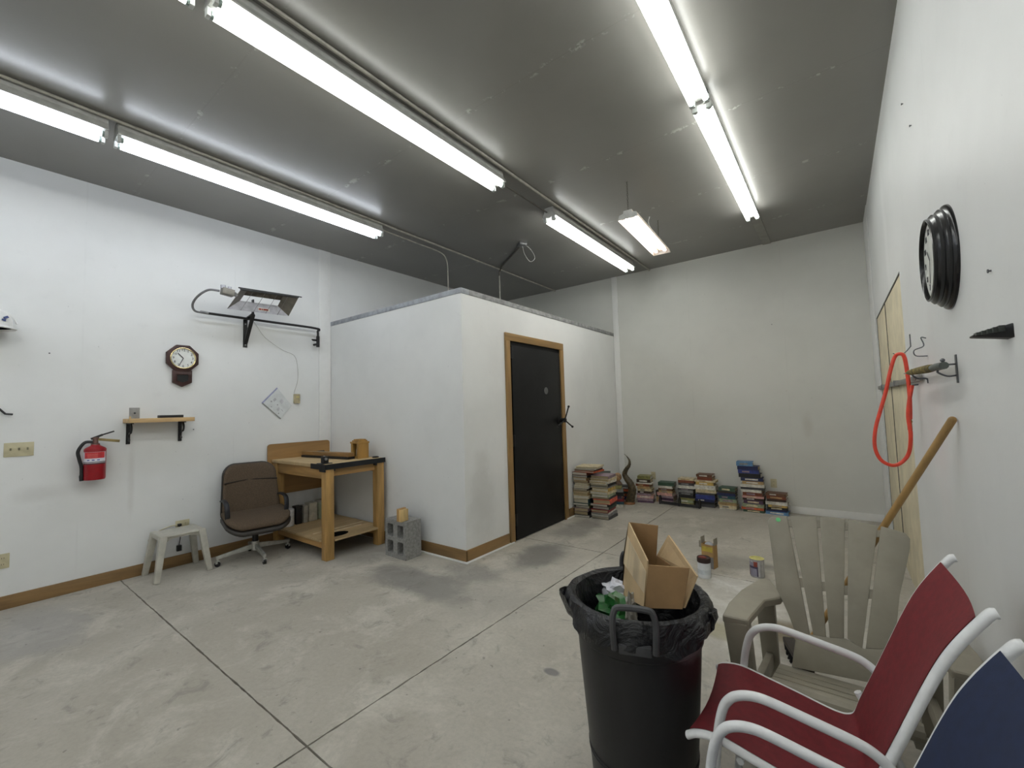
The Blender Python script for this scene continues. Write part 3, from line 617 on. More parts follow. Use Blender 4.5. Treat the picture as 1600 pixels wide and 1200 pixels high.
def pad(outline, place, m, name, th, parent, puff=.5):
    """cushion: stacked outline rings from back face to a domed front"""
    rings = [(0, .97), (th*.15, 1.0), (th*.6, 1.0), (th*.85, .96), (th, .86), (th*1.12, .55), (th*1.16, .2)]
    n = len(outline); vs = []; fs = []
    for d, s in rings: vs += [place(a*s, b*s, d) for a, b in outline]
    for i in range(len(rings)-1): fs += [(i*n+k, i*n+(k+1) % n, (i+1)*n+(k+1) % n, (i+1)*n+k) for k in range(n)]
    fs += [tuple(range(n))[::-1], tuple(range((len(rings)-1)*n, len(rings)*n))]
    return MB().add(vs, fs).build(name, m, parent, smooth=60)
bo = [(a*(1+.07*(-b)/.3), b) for a, b in rrect(.26, .30, .12)]
tilt = .2
def back_pl(a, b, d):
    z = .66+b; f = -.25-(b+.3)*tilt+d+.10*(a/.27)**2; return lc(f, a, z)
def back_sh(a, b, d): return back_pl(a*1.04, b*1.03, d-.035)
pad(bo, back_pl, m_fab, 'backrest', .06, oc_); pad(bo, back_sh, m_shell, 'back_shell', .035, oc_)
MB().tube([back_pl(a/10*.25, .13-.01*abs(a)/10, .066) for a in range(-10, 11)], .007, 6).build('stitch_line', m_seam, oc_)
so = rrect(.29, .25, .13)
def seat_pl(a, b, d): return lc(b*1.0+.03, a, .40+d+.045*(abs(a)/.27)**2-.02*(b/.25)-(.035*max(0, b/.25)**2))
pad(so, seat_pl, m_fab, 'seat', .05, oc_)
pad(so, lambda a, b, d: seat_pl(a*1.02, b*1.0, d-.06), m_shell, 'seat_shell', .05, oc_)
for s in (-1, 1):
    q = [lc(-.22, s*.262, .60), lc(-.10, s*.268, .62), lc(.04, s*.27, .615), lc(.10, s*.27, .58), lc(.115, s*.268, .51), lc(.11, s*.262, .435)]
    MB().tube(bez(q, 6), .013, 8, rb=.024, up=(FD.x, FD.y, 0) if False else (0, 1, 0)).build('armrest', mat('black arm', (30, 31, 36), .4), oc_)
MB().cyl(lc(0, 0, .16), lc(0, 0, .30), .028, 14).cyl(lc(0, 0, .28), lc(0, 0, .37), .042, 14).build('column', m_blk2, oc_)
MB().box(ocx-.07, ocx+.07, ocy-.06, ocy+.06, .335, .365).build('tilt_mechanism', m_blk2, oc_, bevel=.006)
MB().cyl(lc(.04, .06, .34), lc(.04, .13, .33), .016, 10).build('adjust_knob', m_black, oc_)
MB().cyl(lc(0, 0, .09), lc(0, 0, .18), .035, 16).build('base_hub', m_chrome, oc_)
for p in ((-4.985, 1.665), (-4.655, 1.965), (-4.955, 2.335), (-5.25, 2.06)):
    d = Vector((p[0]-ocx, p[1]-ocy, 0)); e = Vector((ocx, ocy, .085))+d; dn = d.normalized()
    lg = MB().taper((ocx, ocy, .135), e+dn*.012, .03, .05, .028, .028, (0, 0, 1)).build('base_leg', m_chrome, oc_, bevel=.003)
    cs = MB().cyl(e+Vector((0, 0, -.005)), (e.x, e.y, .045), .009, 8).box(e.x-.012, e.x+.012, e.y-.02, e.y+.02, .03, .055).build('caster_fork', m_chrome, lg)
    sd = Vector((-dn.y, dn.x, 0)); MB().cyl(Vector((e.x, e.y, .0255))-sd*.012, Vector((e.x, e.y, .0255))+sd*.012, .0255, 16).build('caster_wheel', m_blk2, lg)

# ================================================================== WORKBENCH
m_fir = wood('golden fir', (190, 150, 90), 'z', .78, 7); m_firx = wood('golden fir x', (184, 144, 88), 'x', .78, 7); m_firy = wood('golden fir y', (178, 138, 82), 'y', .76, 7)
m_ply = wood('bench board', (192, 166, 124), 'y', .86, 5, .6); m_hb = wood('brown hardboard', (160, 122, 72), 'y', .85, 4)
wb = thing('workbench', 'wooden workbench with backboard and lower shelf in the corner', 'workbench', (-4.75, 2.7, 0))
bx0, bx1, by0, by1, bz = L+.035, -4.16, 2.33, 3.05, .965
MB().box(bx0, bx1, by0, by1, bz-.035, bz).build('top', m_ply, wb, bevel=.003)
m_edge = mat('black edge steel', (26, 28, 32), .35, .3)
MB().box(bx1, bx1+.006, by0-.006, by1, bz-.05, bz+.004).box(bx1-.28, bx1, by0-.006, by0, bz-.05, bz+.004).build('edge_band', m_edge, wb)
for y in (by0+.06, by1-.06): MB().box(bx1-.12, bx1-.02, y-.06, y+.06, bz-.075, bz-.036).build('corner_bracket', m_edge, wb)
yb0, yb1 = 2.285, 3.055
po = rrect((yb1-yb0)/2, .30, .035)
MB().prism([(L+.018, (yb0+yb1)/2+a, 1.145-.30+b) for a, b in po], (.016, 0, 0)).build('backboard', m_hb, wb, bevel=.002)
for (x, y) in ((bx1-.06, by0+.06), (bx1-.06, by1-.05), (bx0+.05, by0+.06), (bx0+.05, by1-.05)):
    MB().box(x-.045, x+.045, y-.045, y+.045, 0, bz-.036).build('leg', m_fir, wb, bevel=.006)
MB().box(bx0+.10, bx1-.11, by0+.03, by0+.065, bz-.15, bz-.036).build('side_rail', m_firx, wb, bevel=.002)
MB().box(bx0+.10, bx1-.11, by1-.075, by1-.04, bz-.15, bz-.036).build('side_rail', m_firx, wb, bevel=.002)
MB().box(bx1-.09, bx1-.055, by0+.11, by1-.10, bz-.13, bz-.036).build('front_rail', m_firy, wb, bevel=.002)
MB().box(bx0+.003, bx0+.025, by0+.11, by1-.10, bz-.32, bz-.036).build('back_panel', m_hb, wb)
zs_ = .20
shelf_px = [(bx0+.02, by0+.0), (bx1-.13, by0-.0), (bx1-.0, by0+.12), (bx1-.0, by1-.10), (bx1-.11, by1), (bx0+.02, by1)]
MB().box(bx0+.097, bx1-.107, by0+.0, by1, zs_-.018, zs_).box(bx1-.107, bx1-.004, by0+.107, by1-.097, zs_-.018, zs_).build('lower_shelf', m_ply, wb)
MB().box(bx0+.097, bx1-.107, by0+.03, by0+.065, zs_-.09, zs_-.019).build('lower_rail', m_firx, wb, bevel=.002)
MB().box(bx0+.097, bx1-.107, by1-.075, by1-.04, zs_-.09, zs_-.019).build('lower_rail', m_firx, wb, bevel=.002)
MB().box(bx1-.15, bx1-.11, by0+.1, by0+.14, 0.0, zs_-.019).build('shelf_block', m_fir, wb, bevel=.002)
MB().box(bx1-.40, bx1-.39, by0+.08, by1-.02, zs_, zs_+.004).box(bx1-.30, bx1-.288, by0+.2, by1-.12, zs_, zs_+.005).build('pale_strip', mat('pale tape', (214, 198, 170), .6), wb)
MB().prism([(bx1-.17+.085*math.cos(t), by0+.23+.12*math.sin(t), zs_) for t in [2*PI*i/12 for i in range(12)]], (0, 0, .002)).build('shelf_opening', mat('opening shadow', (6, 6, 6), .95, spec=.05), wb)
# on the bench
q0 = hit(557, 716, 2, bz); 
fn_ = thing('bench_fence', 'wooden straightedge bar with black base lying across the bench top', 'fence', (-4.7, 2.72, bz))
f0 = hit(470, 709, 2, bz+.01); f1 = hit(555, 716, 2, bz+.01)
f0 = Vector((-5.26, 2.68, bz)); f1 = Vector((-4.40, 2.775, bz)); ddx = (f1-f0).normalized()
MB().beam(f0+Vector((0, 0, .014)), f1+Vector((0, 0, .014)), .09, .026, (0, 0, 1)).build('base_bar', m_edge, fn_)
MB().beam(f0+Vector((0, 0, .050)), f1+Vector((0, 0, .050)), .08, .045, (0, 0, 1)).build('wood_bar', wood('oak bar', (152, 116, 68), 'x', .75), fn_, bevel=.006)
tw = thing('wooden_dispenser', 'small wooden dispenser box with a glass jar front on the bench', 'wooden box', (-4.52, 2.93, bz))
tb = hit(557, 717, 2, bz); tx0, tx1, ty0, ty1 = -4.50, -4.35, 2.832, 2.965
m_oak = wood('honey oak', (168, 128, 64), 'z', .8); tz = bz+.23
MB().box(tx1-.02, tx1, ty0, ty1, bz, bz+.17).box(tx0, tx0+.02, ty0, ty1, bz, bz+.17).box(tx0+.02, tx1-.02, ty1-.02, ty1, bz, bz+.17).box(tx0+.02, tx1-.02, ty0, ty0+.02, bz, bz+.03).box(tx0+.02, tx0+.035, ty0, ty0+.02, bz+.03, bz+.17).box(tx1-.035, tx1-.02, ty0, ty0+.02, bz+.03, bz+.17).build('body', m_oak, tw)
MB().box(tx0-.008, tx1+.008, ty0-.008, ty1+.008, bz+.17, bz+.19).box(tx0+.008, tx1-.008, ty0+.008, ty1-.008, bz+.19, bz+.205).box(tx0+.02, tx1-.02, ty0+.02, ty1-.02, bz+.205, bz+.218).build('cap', m_oak, tw, bevel=.004)
MB().lathe([(.03, 0), (.036, .02), (.036, .08), (.026, .1)], ((tx0+tx1)/2, ty0+.06, bz+.02), n=16).build('jar', mat('jar glass', (150, 150, 140), .15), tw)
q = hit(506, 722, 2, bz); q = Vector((-4.30, 2.395, bz))
cl = thing('clamp_block', 'small black clamp at the front corner of the bench', 'clamp', P3(q))
MB().box(q.x-.03, q.x+.03, q.y-.02, q.y+.035, bz, bz+.075).build('jaw', m_black, cl, bevel=.005)
MB().cyl((q.x+.03, q.y, bz+.05), (q.x+.045, q.y, bz+.05), .014, 12).cyl((q.x, q.y, bz+.075), (q.x, q.y, bz+.083), .008, 8).build('screw', m_steel, cl)
MB().box(q.x-.06, q.x+.06, q.y-.05, q.y+.06, bz, bz+.008).build('plate', m_edge, cl, bevel=.002)
q = hit(512, 699, 0, L+.2); t = thing('metal_fitting', 'small grey metal fitting by the backboard on the bench', 'fitting', (-5.25, 2.80, bz))
MB().cyl((-5.25, 2.76, bz+.02), (-5.25, 2.86, bz+.02), .02, 10).build('rod', mat('pale fitting', (170, 160, 150), .5), t); MB().cyl((-5.25, 2.83, bz+.03), (-5.25, 2.92, bz+.03), .03, 10).build('collar', m_blk2, t)
tag(MB().lathe([(.035, 0), (.04, .01), (.03, .016), (.001, .018)], (-4.27, 3.0, bz), n=14).build('rubber_puck', m_black, origin=(-4.27, 3.0, bz)), 'small black rubber puck lying at the back corner of the bench', 'puck')
# containers on the lower shelf
def cont(name, label, cat, x, y, w, d, h, m, lidm=None, rnd=False):
    t = thing(name, label, cat, (x, y, zs_), 'containers on the bench shelf')
    if rnd: MB().lathe([(w*.46, 0), (w*.5, .01), (w*.5, h*.94), (w*.47, h)], (x, y, zs_), n=20).build('body', m, t)
    else: MB().box(x-d/2, x+d/2, y-w/2, y+w/2, zs_, zs_+h*(.9 if lidm else 1)).build('body', m, t, bevel=.006)
    if lidm:
        if rnd: MB().lathe([(w*.53, 0), (w*.53, .02), (w*.48, .026)], (x, y, zs_+h), n=20).build('lid', lidm, t)
        else: MB().box(x-d/2-.003, x+d/2+.003, y-w/2-.003, y+w/2+.003, zs_+h*.9, zs_+h).build('lid', lidm, t, bevel=.004)
m_jug = mat('jug white', (206, 206, 206), .45); m_gcan = mat('grey box', (150, 146, 136), .6); m_gcan2 = mat('pale box', (178, 172, 156), .6)
cont('white_tub', 'round white tub at the near end of the bench shelf', 'tub', -5.15, 2.425, .14, .14, .19, m_jug, None, True)
cont('black_bottle', 'black bottle beside the white tub on the bench shelf', 'bottle', -5.16, 2.54, .07, .09, .21, m_black, m_black)
cont('grey_carton', 'slim grey carton next to the black bottle on the bench shelf', 'carton', -5.17, 2.622, .05, .12, .2, m_gcan)
cont('tall_pale_carton', 'wide pale carton in the middle of the bench shelf', 'carton', -5.18, 2.715, .10, .12, .215, m_gcan2)
cont('clear_jar', 'greenish jar with a grey lid at the back of the bench shelf', 'jar', -5.2, 2.835, .11, .11, .2, mat('greenish jar', (150, 156, 134), .3), m_gcan, True)
cont('small_grey_tin', 'grey tin in the far corner of the bench shelf', 'tin', -5.22, 2.96, .09, .09, .18, m_gcan, m_steel)

# concrete blocks
m_cmu = mat('concrete block', (142, 141, 138), .95, var=.1, scale=40, bump=.6, bscale=180)
def block(x0, y0, label):
    w, d, h = .166, .2, .375; t = thing('concrete_block', label, 'concrete block', (x0+w/2, y0+d/2, 0), 'concrete blocks by the partition')
    mb = MB(); ww = .036
    def ring(u):  # rounded cell outline
        return rrect((w-2*ww)/2, .066, .03, 3)
    # front face with two cells, built as web and shell pieces
    mb.box(x0, x0+ww, y0, y0+d, 0, h).box(x0+w-ww, x0+w, y0, y0+d, 0, h)
    for z0_, z1_ in ((0, .042), (h/2-.02, h/2+.02), (h-.042, h)): mb.box(x0+ww, x0+w-ww, y0, y0+d, z0_, z1_)
    mb.build('block_body', m_cmu, t)
    MB().box(x0+ww, x0+w-ww, y0+d-.03, y0+d-.002, .042, h-.042).build('cell_back', m_cmu, t)
    fl2 = MB()
    for zc_ in (h*.27, h*.73):   # rounded cell corners
        for sx in (-1, 1):
            for sz_ in (-1, 1):
                cx_ = x0+w/2+sx*(w/2-ww); cz_ = zc_+sz_*.070
                fl2.prism([(cx_, y0+.001, cz_), (cx_-sx*.022, y0+.001, cz_), (cx_-sx*.008, y0+.001, cz_-sz_*.008), (cx_, y0+.001, cz_-sz_*.022)], (0, d-.04, 0))
    fl2.build('cell_fillets', m_cmu, t)
block(-3.835, 2.805, 'grey concrete block on end, the one nearer the workbench')
block(-3.668, 2.80, 'grey concrete block on end, with the wood offcut on its top')
wo = thing('wood_offcut', 'small pine offcut on top of the concrete blocks', 'wood', (-3.62, 2.86, .376))
m_pine = wood('raw pine', (216, 184, 126), 'z', .86)
for k, (dx_, hh_) in enumerate(((0, .125), (.036, .115))):
    c = Vector((-3.60+dx_, 2.83, .376+.001)); 
    MB().obox(c+Vector((0, .0, hh_/2)), ((1, .15, 0), (-.15, 1, 0), (0, 0, 1)), (.0165, .05, hh_/2)).build('piece', wood('raw pine dark', (186, 146, 90), 'z', .8) if k == 0 else m_pine, wo, bevel=.002)

# ================================================================== BOOKS
COL = {'white': (206, 202, 192), 'cream': (196, 182, 150), 'tan': (170, 142, 100), 'brown': (98, 66, 46), 'dark brown': (58, 42, 34), 'black': (30, 29, 30), 'dark grey': (62, 62, 64), 'grey': (128, 128, 128),
       'green': (58, 82, 66), 'dark green': (38, 56, 48), 'pale green': (140, 150, 122), 'navy': (36, 42, 82), 'blue': (50, 62, 128), 'light blue': (92, 132, 172), 'red': (134, 38, 44), 'orange': (192, 92, 54),
       'rust': (118, 62, 40), 'purple': (84, 62, 84), 'mauve': (142, 122, 132), 'yellow': (192, 160, 86), 'olive': (124, 120, 72), 'teal': (40, 74, 84), 'coral': (206, 88, 66), 'pink': (196, 150, 142)}
PG = [mat('page edges %d' % k, c_, .85, var=.12, scale=220, stretch=(.02, .02, 1)) for k, c_ in enumerate(((186, 178, 156), (168, 154, 124), (192, 188, 176), (158, 144, 112), (176, 172, 160)))]
ORD = ['bottom', 'second', 'third', 'fourth', 'fifth', 'sixth', 'seventh', 'eighth', 'ninth', 'tenth', 'eleventh', 'twelfth', 'thirteenth', 'fourteenth', 'fifteenth', 'sixteenth']
_bk = {}
def book(cx, cy, z, w, d, t, ang, colour, label, group, spine=True, band=None):
    """lying book; spine along local x on the -y side when spine else page edges show there"""
    o = thing('book', label, 'book', (cx, cy, z), group); o.rotation_euler = (0, 0, ang)
    o['_o'] = (0, 0, 0); cvt = .0035; m = mat('cover '+colour, COL[colour], .5, var=.12, scale=30)
    s = -1 if spine else 1
    cvr = MB().box(-w/2, w/2, -d/2, d/2, 0, cvt).box(-w/2, w/2, -d/2, d/2, t-cvt, t)
    cvo = cvr.box(-w/2, w/2, min(s*d/2, s*d/2-s*.003), max(s*d/2, s*d/2-s*.003), cvt, t-cvt).build('cover', m, o)
    MB().box(-w/2+.006, w/2-.006, -d/2+.004, d/2-.006, cvt, t-cvt).build('pages', random.choice(PG), o)
    if spine and band:
        MB().box(-w*.3, w*band[1], -d/2-.0006, -d/2, t*.28, t*.72).build('spine_label', mat('cover '+band[0], COL[band[0]], .5), cvo)
    o['_o'] = (cx, cy, z)
def stack(px, top, books, where, group, yc=None, w=.21, d=.15, ang=0, spine=True, bands=True, base=None, zmul=1):
    c = base if base is not None else hit(px[0], px[1], 2, 0)
    if base is None: c = Vector((c.x, c.y+d/2, 0))
    dd = ray(*top); tt = (c.x*dd.x+c.y*dd.y)/(dd.x**2+dd.y**2); ztop = (CAM.z+dd.z*tt)*zmul
    tot = sum(b[1] for b in books); z = 0; k = ztop/tot; n = len(books)
    for i, b in enumerate(books):
        t = b[1]*k; jx = random.uniform(-.012, .012); jy = random.uniform(-.008, .006); ja = ang+random.uniform(-.08, .08)
        ww = w*(b[2] if len(b) > 2 else random.uniform(.88, 1.06)); ox = b[3] if len(b) > 3 else 0
        word = 'top' if i == n-1 else ORD[i]+(' up' if i else '')
        cpos = Vector((c.x+ox+jx, c.y+jy, z))
        band = (random.choice(['cream', 'white', 'tan', 'grey', 'mauve']), random.uniform(-.05, .32)) if bands and random.random() < .55 else None
        book(cpos.x, cpos.y, z+.0006*i, ww, d*random.uniform(.93, 1.05), t-.0006, ja, b[0], '%s book, %s in %s' % (b[0], word, where), group, spine, band)
        z += t
G = 'books stacked on the floor'
random.seed(11)
# two tall front stacks against the partition: page edges face the room
stack((0, 0), (915, 727), [('dark grey', 1.1), ('black', 1.6), ('mauve', 1.3), ('olive', 1.1), ('green', 1), ('teal', 2), ('cream', 1.3), ('tan', 1.1), ('cream', 1), ('dark brown', .8), ('white', 1.2), ('cream', 1.2), ('brown', 1.1), ('tan', 1.2), ('dark grey', .9), ('rust', 1.3)],
      'the stack against the wall by the door', G, w=.27, d=.215, ang=PI/2+.05, base=Vector((-2.828, 5.33, 0)), bands=False, zmul=.87)
zA = .87*.0
stack((0, 0), (937, 742), [('dark grey', 1.3), ('grey', 1.1), ('white', .8), ('red', 1.3), ('dark green', 1.3), ('black', 1.3), ('coral', 2, 1.1, .02), ('dark grey', .9), ('pale green', 1.3), ('cream', 1.3), ('yellow', 1.6), ('grey', .8), ('black', 1.2, .9), ('white', 1.2), ('cream', 1.2), ('mauve', 1.3)],
      'the tall stack with a coral book', G, w=.31, d=.245, ang=PI/2+.06, base=Vector((-2.575, 5.385, 0)), bands=False)
# big flat books across the top of the first stack
dd = ray(905, 743); tt = (2.80*-1*dd.x+5.33*dd.y)/(dd.x**2+dd.y**2); zt0 = CAM.z+dd.z*tt
dd = ray(915, 727); tt = (2.80*-1*dd.x+5.33*dd.y)/(dd.x**2+dd.y**2); zt1 = CAM.z+dd.z*tt; zA = zt1*.87+.011
kk = max(.016, (zt1-zA+.0)/4.6)
z = zA
for i, (c_, t_, w_, x_) in enumerate((('orange', 1.3, .29, -.745), ('dark brown', 1.1, .28, -.76), ('white', 1.0, .31, -.755), ('cream', 1.2, .32, -.735))):
    book(-2+x_, 5.33, z, w_*.95, .30, t_*kk, PI/2+.08*(i-1), c_, '%s large flat book, %s of four crowning the stack by the door' % (c_, ('lowest', 'second', 'third', 'uppermost')[i]), G); z += t_*kk+.0006
# low jumble behind them
stack((0, 0), (957, 738), [('purple', 1.4), ('white', 1), ('green', 1.2), ('orange', 1), ('black', 1.5), ('dark grey', 1.4), ('navy', 1.6), ('dark green', 2.6)], 'the stack behind the coral-book stack', G, w=.26, d=.2, ang=.5, base=Vector((-2.75, 5.74, 0)), bands=False)
stack((0, 0), (967, 757), [('white', 1.2), ('teal', 1.2), ('red', 1), ('purple', 1.3), ('black', 1.5), ('grey', 1.2), ('olive', .7)], 'the low pile left of the horn', G, w=.2, d=.2, ang=.35, base=Vector((-2.69, 6.06, 0)), bands=False, zmul=.9)
stack((0, 0), (982, 755), [('dark brown', 1.3), ('navy', 1.2), ('rust', 1.3), ('dark green', 1), ('orange', 1.1), ('black', 1.2)], 'the low pile behind the horn', G, w=.22, d=.18, ang=.2, base=Vector((-2.735, 6.47, 0)), zmul=.86)
stack((0, 0), (1000, 743), [('purple', 1), ('mauve', 1.2), ('pink', 1.3), ('mauve', 1), ('dark brown', 1.1, .8), ('cream', 1.2, .85), ('tan', 1.1, .8), ('rust', 1.2, .85), ('white', .6, .95), ('dark brown', 1.6, .85), ('olive', 1.6, .8)], 'the stack just right of the horn', G, w=.245, d=.19, ang=.1, base=Vector((-2.425, 6.55, 0)))
stack((0, 0), (1030, 775), [('tan', 1.2), ('black', 1.2)], 'the two-book pile left of the wire rack', G, w=.055, d=.15, ang=0, base=Vector((-2.27, 6.70, 0)), bands=False, zmul=2.4)
# row of stacks along the back wall, spines to the room
yb_ = B-.125
def rowstack(u, top, books, where, w, **k):
    q = hit(u, 790, 1, yb_-.08); stack((0, 0), top, books, where, G, w=w, d=.17, base=Vector((q.x, yb_-.005, 0)), **k)
rowstack(1041, (1041, 753), [('mauve', 1.3), ('purple', 1.2), ('mauve', 1.1), ('pink', 1.4), ('tan', 1), ('brown', 1.1), ('white', 1.2, .9), ('green', 1.7, 1.05)], 'the stack behind the wire rack, left end', .225)
rowstack(1073.5, (1073, 747), [('olive', 1.3), ('pale green', 1.2), ('olive', .9), ('black', 1.3), ('dark grey', 1.2), ('grey', 1.3), ('black', .6), ('white', 1.4), ('dark grey', 1.2), ('rust', 1.2), ('cream', .9)], 'the stack behind the wire rack, right end', .225)
rowstack(1103, (1103, 741), [('dark grey', 1.4), ('black', 1.2), ('navy', 1.1), ('blue', 2.0), ('dark grey', .9), ('cream', 1.6), ('white', 2.0), ('yellow', 1.4), ('cream', .9), ('rust', 1.4, .75), ('brown', 1.2, .8)], 'the stack just right of the wire rack', .27)
rowstack(1137, (1137, 761), [('white', .6), ('cream', 1.1), ('tan', 1.3), ('pale green', 1.4), ('teal', 1.3), ('navy', 1.1), ('dark brown', .8), ('green', 1.5)], 'the low stack left of the tallest one', .23)
rowstack(1177, (1172, 722), [('green', 1), ('orange', 1), ('pale green', 1.5), ('purple', 1.5), ('dark brown', .9), ('pink', .9), ('rust', 1.5), ('white', 1.1), ('dark grey', 1.0), ('white', 1.3, 1.05), ('tan', 1.3), ('navy', 1.4, 1, -.01), ('black', 1.7, 1, -.02), ('blue', 1.5, .95, -.03), ('navy', 1.6, .95, -.04), ('light blue', 1.8, .75, -.07)], 'the tallest stack at the back wall', .265)
rowstack(1214, (1212, 770), [('light blue', 1.5, 1.1), ('navy', .8), ('black', 1.2), ('yellow', 1.1), ('white', 1.6), ('dark brown', 1.2, .9), ('rust', 1.5), ('brown', 1.2)], 'the rightmost stack at the back wall', .235)
# wire rack in front of the stacks
wk = thing('wire_rack', 'low black wire rack on the floor before the book stacks', 'rack', (-1.9, 6.48, 0))
ra = hit(1028, 785, 2, .0); rb_ = hit(1092, 797, 2, 0); ra = Vector((hit(1030, 786, 1, 6.44).x, 6.50, 0)); rb_ = Vector((hit(1093, 796, 1, 6.42).x, 6.46, 0))
dv = (rb_-ra).normalized(); nv = Vector((-dv.y, dv.x, 0))
for p in (ra, ra.lerp(rb_, .5), rb_):
    h_ = .125
    MB().tube(bez([p-nv*.028+Vector((0, 0, .006)), p-nv*.03+Vector((0, 0, h_*.7)), p+Vector((0, 0, h_)), p+nv*.03+Vector((0, 0, h_*.7)), p+nv*.028+Vector((0, 0, .006))], 5), .009, 6).build('end_loop', m_black, wk)
for s, z_ in ((-1, .02), (1, .02), (-1, .045)): MB().tube([ra+nv*.03*s+Vector((0, 0, z_)), rb_+nv*.03*s+Vector((0, 0, z_))], .009, 6).build('rail', m_black, wk)
# spiral horn on wooden base
hb_ = hit(983, 787, 2, 0); hx, hy = hb_.x, hb_.y
hn = thing('animal_horn', 'twisted dark animal horn standing on a wooden base', 'horn', (hx, hy, 0))
MB().lathe([(.085, 0), (.09, .012), (.085, .03), (.07, .034)], (hx, hy, 0), n=24).build('base', wood('horn base', (150, 104, 66), 'x', .8), hn)
path = [(984, 786), (986, 776), (988, 765), (985.5, 756), (979.5, 748), (976, 741), (978.5, 733.5), (983, 727), (983.5, 720), (980, 714), (975.3, 709)]
hp = bez([hit(u, v, 1, hy) for u, v in path], 6); rad = [max(.003, .066*(1-(i/(len(hp)-1))**1.25)) for i in range(len(hp))]
rad = [r*(1+.05*math.sin(i*2.2)) for i, r in enumerate(rad)]
MB().tube(hp, rad, 14).build('horn', mat('horn', (74, 64, 46), .45, var=.3, scale=25, bump=.4, bscale=90), hn, smooth=60)
# small carved ball on the low pile
q = hit(965, 745, 1, 6.2)
fb = thing('carved_figure', 'small brown carved ball with base on the pile left of the horn', 'ornament', P3(q+Vector((0, 0, -.06))))
zq = q.z
MB().ball(q, .062, 14).build('ball', mat('carved brown', (150, 118, 84), .6, var=.25, scale=20), fb); MB().lathe([(.07, -.11), (.055, -.085), (.03, -.05)], q, n=14).build('base', mat('carved dark', (92, 68, 50), .6), fb)
outlet((1021, 743), 1, B, 'beige wall outlet above the gap in the book stacks')
outlet((1209, 755), 1, B, 'beige wall outlet beside the tallest back-wall book stack')

# ================================================================== FLOOR CLUTTER
def pcan(px, r, h, parts, name, label, cat):
    c = hit(px[0], px[1], 2, 0); c = Vector((c.x, c.y, 0)); t = thing(name, label, cat, P3(c)); parts(c, r, h, t); return t
m_tin = mat('tin', (176, 176, 178), .3, .7)
def can_white(c, r, h, t):
    MB().lathe([(r*.97, 0), (r, .006), (r, h*.78), (r*.96, h*.8)], c, n=28).build('body', mat('white can', (214, 216, 218), .4, var=.03), t)
    MB().lathe([(r*1.03, h*.76), (r*1.05, h*.78), (r*1.05, h*.97), (r*1.0, h), (r*.9, h*.96), (.001, h*.95)], c, n=28).build('lid', mat('dried brown lid', (50, 30, 26), .6), t)
    MB().ball(c+Vector((-.01, .0, h*.97)), .025, 10, (1.4, 1, .5)).build('dried_paint', mat('dried paint', (110, 50, 40), .7), t)
    MB().lathe([(r*1.004, .03), (r*1.004, .07)], c, n=28).build('print_band', mat('print band', (196, 202, 206), .5), t)
pcan((1101, 901), .052, .165, can_white, 'paint_can', 'white plastic can with a brown paint-stained lid', 'paint can')
def can_label(c, r, h, t):
    MB().lathe([(r*.97, 0), (r, .005), (r, h*.94), (r*1.03, h*.95), (r*1.03, h)], c, n=28, caps=(True, False)).build('body', m_tin, t)
    MB().lathe([(r*1.03, h), (r*.9, h-.002), (r*.86, h-.008), (.001, h-.008)], c, n=28, caps=(False, False)).build('lid', mat('yellow lid', (206, 200, 126), .45), t)
    def arc(nm, a0, a1, z0, z1, m, k=1.012):
        n_ = 10; vs = []
        for i in range(n_+1):
            a = a0+(a1-a0)*i/n_
            for z in (z0, z1): vs.append((c.x+r*k*math.cos(a), c.y+r*k*math.sin(a), z))
        MB().add(vs, [(2*i, 2*i+2, 2*i+3, 2*i+1) for i in range(n_)]).build(nm, m, t)
    arc('label', -4.4, 1.0, .01, h*.9, mat('can label white', (204, 202, 206), .45)); b = mat('can label purple', (74, 66, 92), .45)
    arc('label_panel', -3.0, -1.35, .012, h*.84, mat('can label lilac', (150, 146, 164), .45), 1.02); arc('label_band', -3.0, -1.35, h*.50, h*.62, b, 1.03)
    arc('label_band', -3.05, -2.6, .012, h*.5, mat('can label maroon', (96, 44, 52), .45), 1.03); arc('label_band', -1.5, -1.35, .012, h*.6, b, 1.03); arc('label_band', -1.9, -1.4, h*.6, h*.88, mat('can label rust', (150, 66, 48), .45), 1.03)
pcan((1184, 900), .055, .15, can_label, 'paint_can', 'small metal paint can with a yellow lid and purple label', 'paint can')
cb = hit(1110, 888, 2, 0); cb = Vector((cb.x-.01, cb.y+.04, 0))
ct = thing('open_carton', 'tall open cardboard carton with yellow and grey print', 'carton', P3(cb))
m_kraft = mat('kraft card', (168, 134, 88), .8, var=.06); hw, hd, hh_ = .052, .04, .205
ga = math.radians(-12); gx = Vector((math.cos(ga), math.sin(ga), 0)); gy = Vector((-math.sin(ga), math.cos(ga), 0)); gz = Vector((0, 0, 1))
for sgn in (-1, 1):
    MB().obox(cb+gy*sgn*hd+gz*hh_/2, (gx, gy, gz), (hw, .002, hh_/2)).build('side_panel', m_kraft, ct); MB().obox(cb+gx*sgn*hw+gz*hh_/2, (gx, gy, gz), (.002, hd, hh_/2)).build('side_panel', m_kraft, ct)
    MB().obox(cb+gx*sgn*(hw+.006)+gz*(hh_+.028), (gx+gz*.25*sgn, gy, gz), (.0018, hd*.9, .03)).build('flap', mat('grey card', (150, 144, 132), .8), ct)
MB().obox(cb-gx*(hw+.018)+gz*(hh_-.01), (gx, gy, gz), (.012, hd*.6, .03)).build('flap', mat('grey card', (150, 144, 132)), ct)
MB().obox(cb-gy*(hd+.0026)+gz*.05, (gx, gy, gz), (hw, .0006, .05)).build('print_panel', mat('carton grey print', (120, 116, 114), .7), ct)
